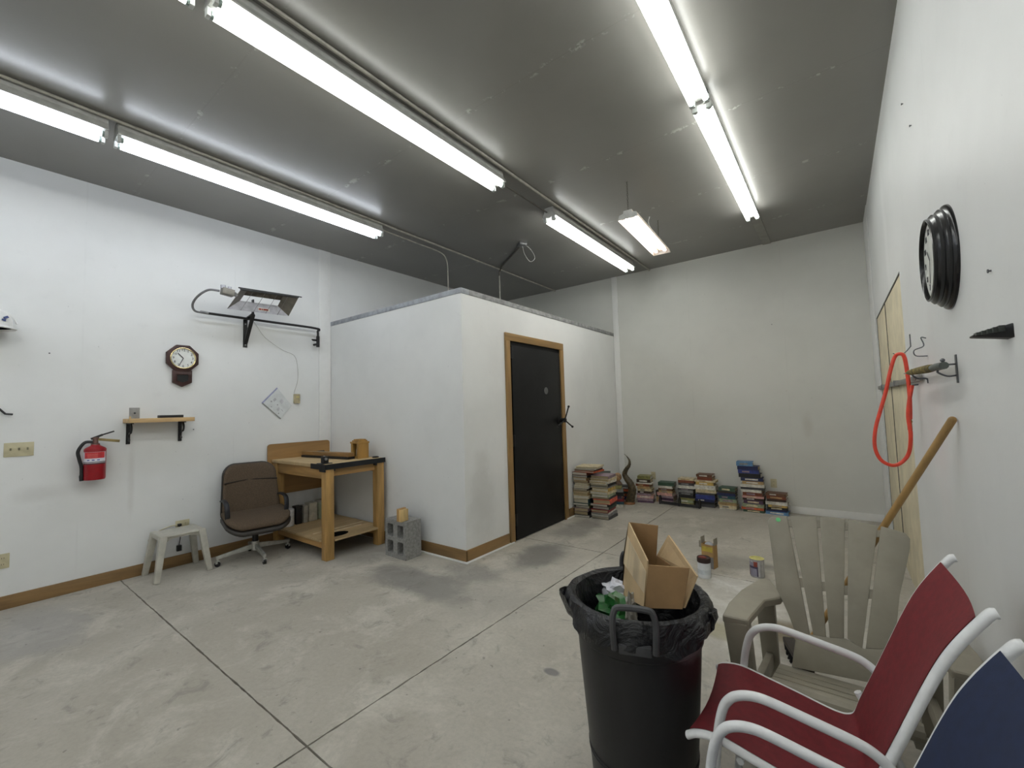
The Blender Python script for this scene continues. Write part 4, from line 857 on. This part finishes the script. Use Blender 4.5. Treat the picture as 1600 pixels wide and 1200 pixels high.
MB().obox(cb-gy*(hd+.0026)+gz*.165, (gx, gy, gz), (hw*.9, .0006, .022)).build('print_panel', mat('carton yellow print', (190, 168, 70), .7), ct)
MB().ball(cb+gz*.20, .032, 10, (1.2, 1, .6)).build('plastic_liner', mat('clear liner', (170, 172, 176), .25), ct)

# ================================================================== TRASH CAN
tx, ty = -.700, 1.728
tr = thing('trash_can', 'black plastic trash can with a raised grey handle', 'trash can', (tx, ty, 0))
to_cam = Vector((-tx, -ty, 0)).normalized()
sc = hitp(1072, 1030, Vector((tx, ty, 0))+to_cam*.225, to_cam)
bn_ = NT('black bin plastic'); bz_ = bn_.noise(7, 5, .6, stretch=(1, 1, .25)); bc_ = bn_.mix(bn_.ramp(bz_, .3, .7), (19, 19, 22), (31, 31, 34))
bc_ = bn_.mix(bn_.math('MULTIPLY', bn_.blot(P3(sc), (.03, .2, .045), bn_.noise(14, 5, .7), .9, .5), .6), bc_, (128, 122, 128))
bn_.bump(bn_.noise(60, 3, .6), .1, .004); m_bin = bn_.done(bc_, .45)
MB().lathe([(.195, 0), (.20, .015), (.236, .49), (.240, .56), (.249, .57), (.251, .605), (.255, .66), (.264, .665), (.268, .697), (.262, .703), (.247, .699), (.236, .56), (.19, .03), (.001, .03)], (tx, ty, 0), n=56).build('body', m_bin, tr)
for z_, r_ in ((.12, .207), (.135, .208)): MB().tube([(tx+r_*math.cos(2*PI*k/56), ty+r_*math.sin(2*PI*k/56), z_) for k in range(56)], .004, 6, closed=True).build('rib', m_bin, tr)
to_cam = Vector((-tx, -ty, 0)).normalized()
hd_ = Vector((.36, -1, 0)).normalized()
m_hnd = mat('grey handle plastic', (66, 66, 68), .5, var=.12)
for sg in (1, -1):
    d = hd_*sg; s_ = Vector((-d.y, d.x, 0)); c0 = Vector((tx, ty, 0))+d*.275
    pts = [c0+s_*.068+d*.022+Vector((0, 0, .633)), c0+s_*.072+d*.024+Vector((0, 0, .712)), c0+s_*.066+d*.02+Vector((0, 0, .759)), c0+s_*.045+d*.016+Vector((0, 0, .774)), c0-s_*.045+d*.016+Vector((0, 0, .774)), c0-s_*.066+d*.02+Vector((0, 0, .759)), c0-s_*.072+d*.024+Vector((0, 0, .712)), c0-s_*.068+d*.022+Vector((0, 0, .633))]
    MB().tube(bez(pts, 5), .0115, 8).build('handle', m_hnd, tr)
    MB().obox(c0+d*.015+Vector((0, 0, .638)), (s_, d, (0, 0, 1)), (.055, .014, .016)).build('handle_mount', m_hnd, tr, bevel=.004)
sc = hitp(1072, 1030, Vector((tx, ty, 0))+to_cam*.25, to_cam)
# bin liner
bgm = NT('black bin liner'); nzb = bgm.noise(9, 5, .6, dist=1.5); bgm.bump(nzb, .9, .03); m_bag = bgm.done((20, 21, 25), .28)
random.seed(3)
ph = [random.uniform(0, 6.28) for _ in range(8)]
def bagfn(i, t, r, h):
    amp = (.002, .003, .004, .006, .008, .012, .016, .018, .02, .012, .012, .014, .02)[min(i, 12)]
    w_ = math.sin(5*t+ph[0])+.7*math.sin(9*t+ph[1]+i)+.5*math.sin(14*t+ph[2]-i*.7)+.4*math.sin(23*t+ph[3]+i*1.3)
    hh2 = h+(.03*math.sin(2*t+ph[4])+.02*math.sin(5*t+ph[5]) if i in (7, 8) else 0)
    return r+amp*w_*(.45 if i > 5 else .2), hh2
bag = tag(MB().lathe([(.17, .40), (.215, .50), (.232, .66), (.244, .712), (.262, .722), (.277, .715), (.288, .692), (.297, .668), (.296, .645), (.286, .642), (.280, .66)], (tx, ty, 0), n=110, fn=bagfn, caps=(True, False)).build('bin_liner', m_bag, origin=(tx, ty, .7)), 'glossy black bin liner folded over the rim of the trash can', 'bin liner')
def flapmesh(px, y_, name):
    pts = [hit(u, v, 1, y_) for u, v in px]; MB().prism(pts, (0.0, .012, 0)).build(name, m_bag, bag, bevel=.004)
fy = ty-.06
flapmesh([(912, 972), (907, 990), (906, 1008), (911, 1018), (921, 1019), (931, 1008), (945, 995), (950, 985), (930, 975)], fy, 'loose_fold')
flapmesh([(1098, 960), (1112, 958), (1117, 970), (1116, 985), (1108, 990), (1096, 988)], ty-.02, 'loose_fold')
# cardboard box standing in the bin
m_card = mat('brown cardboard', (150, 118, 80), .8, var=.05, scale=8); m_card2 = mat('pale cardboard', (188, 162, 124), .8, var=.05, scale=8); m_tape = mat('torn tape', (200, 180, 146), .4, var=.12, scale=8, stretch=(1, 1, .1))
bxx = thing('cardboard_box', 'open brown cardboard box stuffed upright in the trash can', 'box', (tx+.1, ty, .5))
ya, yb2 = 1.61, 1.85
def pl(px, ys, m, nm_, off=(0, .005, 0)):
    MB().prism([hit(u, v, 1, y) for (u, v), y in zip(px, ys)], off).build(nm_, m, bxx, smooth=0)
pl([(982, 816), (1011, 876), (1005, 948), (972, 930), (974.5, 862)], [yb2, ya, ya, yb2, yb2], m_card2, 'side_panel', (.006, 0, 0))
pl([(980, 836), (1009.5, 894), (1006.5, 928), (974, 880)], [yb2-.002, ya-.002, ya-.002, yb2-.002], m_tape, 'tape', (.0008, 0, 0))
pl([(982, 816), (1028, 821.5), (1023, 905), (975, 905)], [yb2+.01]*4, m_card, 'back_flap')
pl([(1013, 883), (1077, 888), (1066, 952), (1006, 950)], [ya, ya, ya, ya], m_card, 'front_flap', (0, .006, 0))
pl([(1044, 836), (1088, 900), (1068, 950), (1040, 920), (1026, 868)], [yb2, ya+.01, ya+.01, yb2-.05, yb2], m_card2, 'side_flap', (.006, .002, 0))
pl([(1026, 868), (1046, 882), (1040, 925), (1018, 925)], [yb2+.0, yb2-.1, yb2-.1, yb2], m_card, 'inner_flap')
# green and white plastic rubbish
def crumple(name, c, r, sq, m, label, seed, cat):
    random.seed(seed); bm = bmesh.new(); bmesh.ops.create_icosphere(bm, subdivisions=3, radius=1)
    vs = []
    for v in bm.verts:
        n_ = v.co; k = 1+.22*math.sin(5*n_.x+seed)*math.cos(6*n_.y+2)+.18*math.sin(9*n_.z+4*n_.x)+random.uniform(-.07, .07); vs.append(Vector(c)+Vector((n_.x*sq[0], n_.y*sq[1], n_.z*sq[2]))*r*k)
    fs = [tuple(v.index for v in f.verts) for f in bm.faces]; bm.free()
    return tag(MB().add(vs, fs).build(name, m, origin=c, smooth=25), label, cat)
g = hit(955, 940, 2, .6)
crumple('green_bag', (tx-.105, ty+.03, .60), .08, (1.05, .9, .8), mat('green plastic', (34, 92, 40), .3, var=.2), 'crumpled green bag inside the trash can', 2, 'bag')
crumple('white_plastic_bag', (tx-.145, ty+.12, .64), .052, (1.1, .7, .9), mat('white film', (206, 206, 214), .3), 'crumpled white plastic bag behind the green one in the trash can', 5, 'bag')
crumple('clear_plastic_sheet', (tx-.015, ty-.02, .64), .05, (.45, .5, 1.4), mat('clear film', (150, 146, 136), .25), 'crumpled clear plastic beside the cardboard box in the trash can', 9, 'plastic')
crumple('black_rubbish_bag', (tx, ty, .49), .12, (1.05, 1.05, .6), m_bag, 'dark rubbish filling the bottom of the trash can', 12, 'rubbish')
# pale scuff on the bin
q = sc

# ================================================================== ADIRONDACK CHAIR
ad = thing('adirondack_chair', 'taupe plastic adirondack chair with slatted back', 'chair', (-.05, 2.3, 0))
m_ad = mat('taupe plastic', (146, 140, 125), .5, var=.05, scale=5)
KB = .35; bn = Vector((0, -1, KB)).normalized(); bp = Vector((0, 2.308, .30))
def bk(u, v): return hitp(u, v, bp, bn)
gaps = [((1232, 806), (1268, 992)), ((1278, 807), (1293.5, 996)), ((1322.5, 811), (1321.5, 998)), ((1374, 822), (1350, 1014))]
gw = 2.6
def onl(g, v):
    (u0, v0), (u1, v1) = g; return u0+(u1-u0)*(v-v0)/(v1-v0)
def slat(poly, nm_='back_slat'): MB().prism([bk(u, v) for u, v in poly], -bn*.022).build(nm_, m_ad, ad, bevel=.003)
vt = [g[0][1] for g in gaps]; vb_ = [g[1][1] for g in gaps]
slat([(1201, 826), (1199, 815), (1203, 808), (1212, 806), (gaps[0][0][0]-gw, 806), (gaps[0][1][0]-gw, 992), (1244, 992), (1232, 960), (1222, 938), (1213, 920), (1207, 870)])
for i in range(3):
    a_, b_ = gaps[i], gaps[i+1]; slat([(a_[0][0]+gw, vt[i]), (b_[0][0]-gw, vt[i+1]), (b_[1][0]-gw, vb_[i+1]), (a_[1][0]+gw, vb_[i])])
slat([(gaps[3][0][0]+gw, 822), (1405, 830), (1416, 834), (1422, 842), (1422, 856), (1414, 895), (1406, 930), (1403, 960), (1398, 1014), (gaps[3][1][0]+gw, 1014)])
low = [(1244, 992), (gaps[0][1][0], 992), (gaps[1][1][0], 996), (gaps[2][1][0], 998), (gaps[3][1][0], 1014), (1398, 1014), (1400, 1075), (1237, 1042)]
slat(low, 'lower_back')
for i, g_ in enumerate(gaps):
    for v0, v1 in ((g_[0][1]+6, g_[0][1]+17), (903+i*6, 918+i*6)):
        MB().prism([bk(u, v)-bn*.004 for u, v in ((onl(g_, v0)-4, v0), (onl(g_, v0)+4, v0), (onl(g_, v1)+4, v1), (onl(g_, v1)-4, v1))], -bn*.014).build('slat_tie', m_ad, ad)
MB().lathe([(.010, 0), (.010, .0012), (.001, .0014)], bk(1216, 812), bn, 16).build('round_sticker', mat('green sticker', (96, 190, 120), .4), ad)
# seat: broad panel of cross slats rising to the front
s0 = Vector((0, 2.33, .285)); s1 = Vector((0, 1.99, .375)); sx_l, sx_r = -.275, .17
fr = [0, .10, .26, .275, .42, .435, .60, .615, .78, .795, 1.0]
def sp(x, f): p = s0.lerp(s1, f); return Vector((x, p.y, p.z))
MB().prism([sp(sx_l, 0), sp(sx_r, 0), sp(sx_r, .27), sp(sx_l, .27)], (0, 0, -.02)).build('seat_slat', m_ad, ad, bevel=.002)
for f0_, f1_ in ((.285, .50), (.52, .70), (.72, .9)):
    MB().prism([sp(sx_l, f0_), sp(sx_r, f0_), sp(sx_r, f1_), sp(sx_l, f1_)], (0, 0, -.02)).build('seat_slat', m_ad, ad, bevel=.002)
MB().tube([sp(sx_l, .94)+Vector((0, 0, -.02)), sp(sx_r, .94)+Vector((0, 0, -.02))], .03, 10).build('seat_front_roll', m_ad, ad)
for x in (sx_l-.005, sx_r+.005, (sx_l+sx_r)/2): MB().prism([sp(x, 0)+Vector((0, 0, -.021)), sp(x, .95)+Vector((0, 0, -.021)), sp(x, .95)+Vector((0, 0, -.075)), sp(x, 0)+Vector((0, 0, -.075))], (.03 if x < 0 else -.03, 0, 0)).build('seat_rail', m_ad, ad)
zA_ = .555
for mir in (1, -1):
    X = lambda x: x if mir == 1 else -.095-x
    arm = [(-.452, 2.07), (-.352, 2.075), (-.345, 2.14), (-.318, 2.33), (-.262, 2.40), (-.258, 2.44), (-.33, 2.62), (-.378, 2.60), (-.43, 2.40), (-.452, 2.22)]
    MB().prism([(X(x), y, zA_) for x, y in arm], (0, 0, -.035)).build('armrest', m_ad, ad, bevel=.012, seg=3)
    MB().taper((X(-.402), 2.115, zA_-.02), (X(-.365), 2.15, 0), .095, .09, .075, .06, (0, 1, 0)).build('front_leg', m_ad, ad, bevel=.01)
    MB().taper((X(-.345), 2.52, zA_-.02), (X(-.345), 2.64, 0), .05, .085, .05, .07, (1, 0, 0)).build('rear_leg', m_ad, ad, bevel=.008)
    MB().beam((X(-.345), 2.15, .24), (X(-.345), 2.60, .16), .03, .07, (0, 0, 1)).build('side_brace', m_ad, ad, bevel=.004)

# ================================================================== SLING CHAIRS
PROF = [(-.452, .394), (-.42, .412), (-.359, .420), (-.262, .402), (-.171, .384), (-.10, .368), (-.059, .362), (-.028, .366), (-.005, .384), (.012, .43), (.03, .475), (.075, .585), (.15, .772), (.195, .864), (.255, .955)]
m_wf = mat('white powder coat', (226, 227, 228), .3, var=.03)
def sling_chair(y0, y1, m, label, dx0=0, adz=0, fdz=0):
    t = thing('sling_chair', label, 'chair', (-.1+dx0, (y0+y1)/2, 0), 'sling patio chairs by the right wall')
    cur = bez([(x+dx0, 0, z-fdz*max(0, (-.22-x)/.2)) for x, z in PROF+[(.272, .966)]], 5); nrm_ = []
    for i in range(len(cur)):
        d = (cur[min(i+1, len(cur)-1)]-cur[max(i-1, 0)]).normalized(); nrm_.append(Vector((-d.z, 0, d.x)))
    c2 = cur[2:-6]; n2 = nrm_[2:-6]; ny = 8; vs = []
    for p, n_ in zip(c2, n2):
        for k in range(ny+1): 
            s = k/ny; vs.append(Vector((p.x, y0+(y1-y0)*s, p.z))+n_*(.012-.02*math.sin(PI*s)))
    k0 = len(vs); vs += [v-Vector((0, 0, .0025)) for v in vs[:]]
    w_ = ny+1; fs = []
    for i in range(len(c2)-1):
        for k in range(ny): a = i*w_+k; fs.append((a, a+1, a+w_+1, a+w_)); fs.append((a+k0, a+w_+k0, a+w_+1+k0, a+1+k0))
    MB().add(vs, fs).build('sling', m, t, smooth=60)
    for y, s in ((y0, -1), (y1, 1)):
        MB().tube([(p.x, y+s*.006, p.z) for p in cur], .0115, 12, rb=.016, up=(0, 1, 0)).build('side_rail', m_wf, t, smooth=60)
        ay = y+s*.028
        ap = [(-.40, 0), (-.378, .22), (-.358, .43), (-.338, .535), (-.315, .58), (-.285, .602), (-.245, .613), (-.20, .612), (-.10, .597), (-.01, .582), (.03, .567), (.06, .54), (.075, .50)]
        MB().tube(bez([(x+dx0, ay, z+(adz if z > .1 else 0)) for x, z in ap], 5), .0135, 12).build('arm_and_front_leg', m_wf, t, smooth=60)
        MB().tube([(.0+dx0, ay, .45), (.10+dx0, ay, .25), (.20+dx0, ay, 0)], .012, 8).build('rear_leg', m_wf, t)
        MB().tube([(-.375+dx0, ay-.0, .30), (.05+dx0, ay, .345)], .011, 8).build('seat_stretcher', m_wf, t)
    for x, z in ((-.30, .375), (.0, .345)): MB().tube([(x+dx0, y0, z), (x+dx0, y1, z)], .011, 8).build('cross_bar', m_wf, t)
    MB().tube([(.15+dx0, y0-.02, .12), (.15+dx0, y1+.02, .12)], .010, 8).build('cross_bar', m_wf, t)
m_rsl = mat('red sling mesh', (112, 26, 34), .75, var=.06, scale=40, bump=.3, bscale=700); m_bsl = mat('blue sling mesh', (22, 36, 68), .75, var=.06, scale=40, bump=.3, bscale=700)
sling_chair(1.505, 1.935, m_rsl, 'white framed patio chair with a dark red sling', 0, -.012)
sling_chair(.90, 1.33, m_bsl, 'white framed patio chair with a navy blue sling, cut by the right corner', .004, -.03, .028)

# ================================================================== RIGHT WALL
# push broom behind the adirondack chair
br = thing('push_broom', 'push broom with wooden handle leaning on the right wall', 'broom', (-.25, 2.95, 0))
p_top = hit(1488, 656, 0, R-.017); p_bot = Vector((-.235, 2.90, .075))
MB().cyl(p_bot, p_top, .0145, 14).ball(p_top, .0145, 10).build('handle', wood('broom handle', (168, 132, 78), 'z', .8), br)
hd2 = Vector((.35, -.94, 0)).normalized(); hc2 = Vector((-.255, 2.92, .06))
MB().obox(hc2, (hd2, Vector((0, 0, 1)).cross(hd2), (0, 0, 1)), (.16, .03, .016)).build('head', wood('broom head', (44, 34, 26), 'x', .8), br, bevel=.006)
random.seed(5); bs = MB(); pv = Vector((0, 0, 1)).cross(hd2)
for i in range(34):
    for j in range(5):
        b0 = hc2+hd2*(-.15+.3*i/33)+pv*(-.024+.012*j)+Vector((0, 0, -.014)); e_ = b0+Vector((random.uniform(-.012, .012), random.uniform(-.012, .012), -.044)); bs.cyl(b0, e_, .0035, 4)
bri = bs.build('bristles', mat('black bristle', (18, 17, 17), .9), br); bri['kind'] = 'stuff'
# round black wall clock
wc = thing('round_wall_clock', 'round black stepped-frame wall clock on the right wall', 'clock', (R, 2.46, 2.045))
cc_ = Vector((R, 2.46, 2.045)); rx_ = .212
MB().lathe([(rx_, 0), (rx_*1.0, .006), (rx_*.985, .012), (rx_*.93, .018), (rx_*.935, .026), (rx_*.90, .032), (rx_*.86, .036), (rx_*.865, .046), (rx_*.83, .052), (rx_*.80, .056), (rx_*.80, .064), (rx_*.765, .066), (rx_*.745, .06), (rx_*.735, .03), (rx_*.73, .0)], cc_, (-1, 0, 0), 64).build('frame', mat('black lacquer', (20, 20, 22), .22, var=.1), wc, smooth=50)
dl = MB().lathe([(.001, .050), (rx_*.74, .050), (rx_*.74, .045)], cc_, (-1, 0, 0), 48).build('dial', mat('aged dial', (198, 200, 194), .5, var=.05), wc)
nm = MB()
for k in range(1, 13):
    t_ = PI/2-k*PI/6; a = rx_*.56
    tm = text_mb(str(k), .036, cc_+Vector((-.0515, -a*math.cos(t_), a*math.sin(t_))), (0, -1, 0), (0, 0, 1)); nm.add(tm.v, tm.f)
nm.build('numerals', m_ink, dl, smooth=0)
for hr, ln, wd_ in ((10.55/12, .065, .006), (33/60, .095, .0045)):
    t_ = PI/2-hr*2*PI; MB().beam(cc_+Vector((-.054, 0, 0)), cc_+Vector((-.054, -ln*math.cos(t_), ln*math.sin(t_))), wd_, .0015, (1, 0, 0)).build('hand', m_ink, wc)
# black ridged rack
q0 = hit(1584, 514, 0, R-.01); q1 = hit(1521, 525, 0, R-.03)
rk = thing('black_wall_rack', 'small black ridged rack on the right wall below the round clock', 'rack', (R, 1.9, 1.68))
e0 = hit(1585, 515, 0, R); e1_ = hitp(1520, 525, e0+Vector((0, .10, 0)), (0, 1, 0))
h0 = .02
MB().prism([(R, e0.y, e0.z+h0), (R, e0.y, e0.z-h0), (R, e0.y+.02, e0.z-h0), (e1_.x, e1_.y, e1_.z-.003), (e1_.x, e1_.y, e1_.z+.003)], (0, .045, 0)).build('body', m_black, rk, bevel=.003)
for k in range(5):
    f = .25+.14*k; c = Vector((R, e0.y, e0.z)).lerp(e1_, f); MB().box(c.x-.008, c.x+.004, e0.y-.004+.1*f, e0.y+.03+.1*f, c.z+.0, c.z+h0*(1-f*.85)+.0015).build('ridge', mat('rack edge', (58, 62, 58), .4), rk)
# barricade bar across the closed doorway
ba = hit(1372, 606, 0, R-.02); bb = hit(1437, 590, 0, R-.02)
bar = thing('barricade_bar', 'grey steel bar fixed across the boarded doorway', 'bar', P3(bb))
MB().beam(Vector((R-.014, ba.y, 1.598)), Vector((R-.014, bb.y, 1.588)), .014, .036, (0, 0, 1)).build('flat_bar', mat('bar steel', (136, 134, 130), .45, .5), bar, bevel=.003)
MB().cyl((R-.0205, bb.y+.14, 1.588), (R-.0225, bb.y+.14, 1.588), .012, 14).build('hole', m_black, bar)
for y in (4.55, 5.7): MB().box(R-.03, R+.005, y-.015, y+.015, 1.57, 1.618).build('bar_bracket', m_steel, bar)
# wire hooks
m_wire = mat('hook wire', (98, 100, 104), .4, .6)
def hook(name, label, pts, r=.004, plate=None):
    t = thing(name, label, 'hook', P3(Vector(pts[0]))); MB().tube(bez(pts, 5), r, 6).build('wire', m_wire, t)
    if plate: MB().box(R-.004, R, plate[0]-.012, plate[0]+.012, plate[1], plate[2]).build('plate', m_wire, t)
    return t
hy_ = 3.55
w1 = hit(1423, 540, 0, R)
hook('wall_hook', 'thin wire hook holding the orange hose', [hit(1423, 541, 1, 3.62), hit(1417, 548, 1, 3.6), hit(1412, 552, 1, hy_), hit(1403, 555, 1, hy_), hit(1395, 552, 1, hy_)], .003, (3.69, 1.80, 1.88))
a0 = hit(1448, 540, 0, R); hook('wall_hook', 'small empty curled wire hook above the olive umbrella', [a0+Vector((0, 0, .04)), a0+Vector((-.02, 0, .045)), a0+Vector((-.012, 0, .0)), a0+Vector((-.05, .0, -.02)), a0+Vector((-.045, 0, -.05)), a0+Vector((0, 0, -.055))], .003)
a1 = hit(1496, 577, 0, R)
h3 = thing('wall_hook', 'double-pronged metal hook near the handle of the olive umbrella', 'hook', P3(a1))
MB().box(R-.004, R, a1.y-.012, a1.y+.012, a1.z-.055, a1.z+.06).build('plate', m_wire, h3)
for zz_ in (.022, -.024): MB().tube(bez([a1+Vector((-.002, 0, zz_)), a1+Vector((-.03, 0, zz_-.002)), a1+Vector((-.055, .01, zz_*.4)), a1+Vector((-.055, .02, 0))], 5), .004, 6).build('prong', m_wire, h3)
a2 = hit(1450, 590, 0, R); hook('wall_hook', 'small wire hook below the olive umbrella', [a2+Vector((0, 0, -.03)), a2+Vector((-.006, 0, -.005)), a2+Vector((-.045, 0, .0)), a2+Vector((-.065, 0, .03)), a2+Vector((-.06, 0, .05))], .005)
# folded umbrella lying in the hooks
um = thing('folded_umbrella', 'slim folded olive umbrella with a grey handle on wall hooks', 'umbrella', (R-.06, 2.7, 1.6))
ua = hit(1417, 583, 0, R-.075); ub = hit(1457, 575, 0, R-.055); uc = hit(1475, 571, 0, R-.05)
MB().tube([ua+(ua-ub)*.12, ua], .004, 6).build('tip', m_steel, um)
L_ = [ua, ua.lerp(ub, .15), ua.lerp(ub, .5), ua.lerp(ub, .85), ub]; MB().tube(L_, [.005, .014, .018, .019, .016], 12).build('canopy', mat('olive cloth', (104, 92, 48), .8, var=.35, scale=30, bump=.5, bscale=80), um)
MB().tube([ub, ub.lerp(uc, .5), uc], [.014, .016, .015], 12).build('handle', mat('grey handle', (78, 84, 80), .45), um); MB().ball(uc+Vector((0, .02, .022)), .008, 10).build('knob', m_wire, um)
# orange air hose
hz = thing('air_hose', 'bright orange air hose looped over a hook', 'hose', (.26, hy_, 1.75))
lp = [(1425, 602), (1421, 625), (1419, 650), (1423, 680), (1420, 708), (1408, 723), (1393, 727), (1376, 718), (1367, 698), (1368, 670), (1376, 640), (1384, 612), (1391, 580), (1398, 558), (1406, 553), (1413, 558), (1418, 585), (1421, 615), (1422, 640), (1422, 655)]
MB().tube(bez([hit(u, v, 1, hy_-(.02 if i > 13 else .03 if i < 4 else 0)) for i, (u, v) in enumerate(lp)], 6), .0105, 10).build('hose', mat('orange rubber', (228, 74, 52), .4, var=.05), hz, smooth=60)
q = hit(1421, 660, 1, hy_-.02); MB().cyl(q+Vector((0, 0, .03)), q+Vector((0, 0, -.045)), .012, 10).cyl(q+Vector((0, 0, .0)), q+Vector((0, 0, .01)), .015, 6).build('brass_coupling', mat('brass', (150, 112, 56), .35, .8), hz)
q = hit(1428, 604, 1, hy_-.03); MB().tube([hit(1425, 602, 1, hy_-.03), q+Vector((.03, 0, .012))], .005, 6).build('pin', m_wire, hz)
# stray nails
random.seed(2)
for k, (u, v, ax, val, w_) in enumerate(((77, 552, 0, L, 'left of the shelf and clock'), (302, 671, 0, L, 'just right of the pine shelf'), (1411, 162, 0, R, 'high on the right wall'), (1424, 196, 0, R, 'right wall, just below the highest nail'), (1549, 423, 0, R, 'right of the round clock'), (1206, 507, 1, B, 'high on the back wall'))):
    p = hit(u, v, ax, val); n_ = Vector((1 if val == L else -1, 0, 0)) if ax == 0 else Vector((0, -1, 0))
    tag(MB().cyl(p, p+n_*.006, .003, 6).cyl(p+n_*.006, p+n_*.009, .006, 8).build('nail', m_wire, origin=P3(p)), 'small dark nail %s' % w_, 'nail')
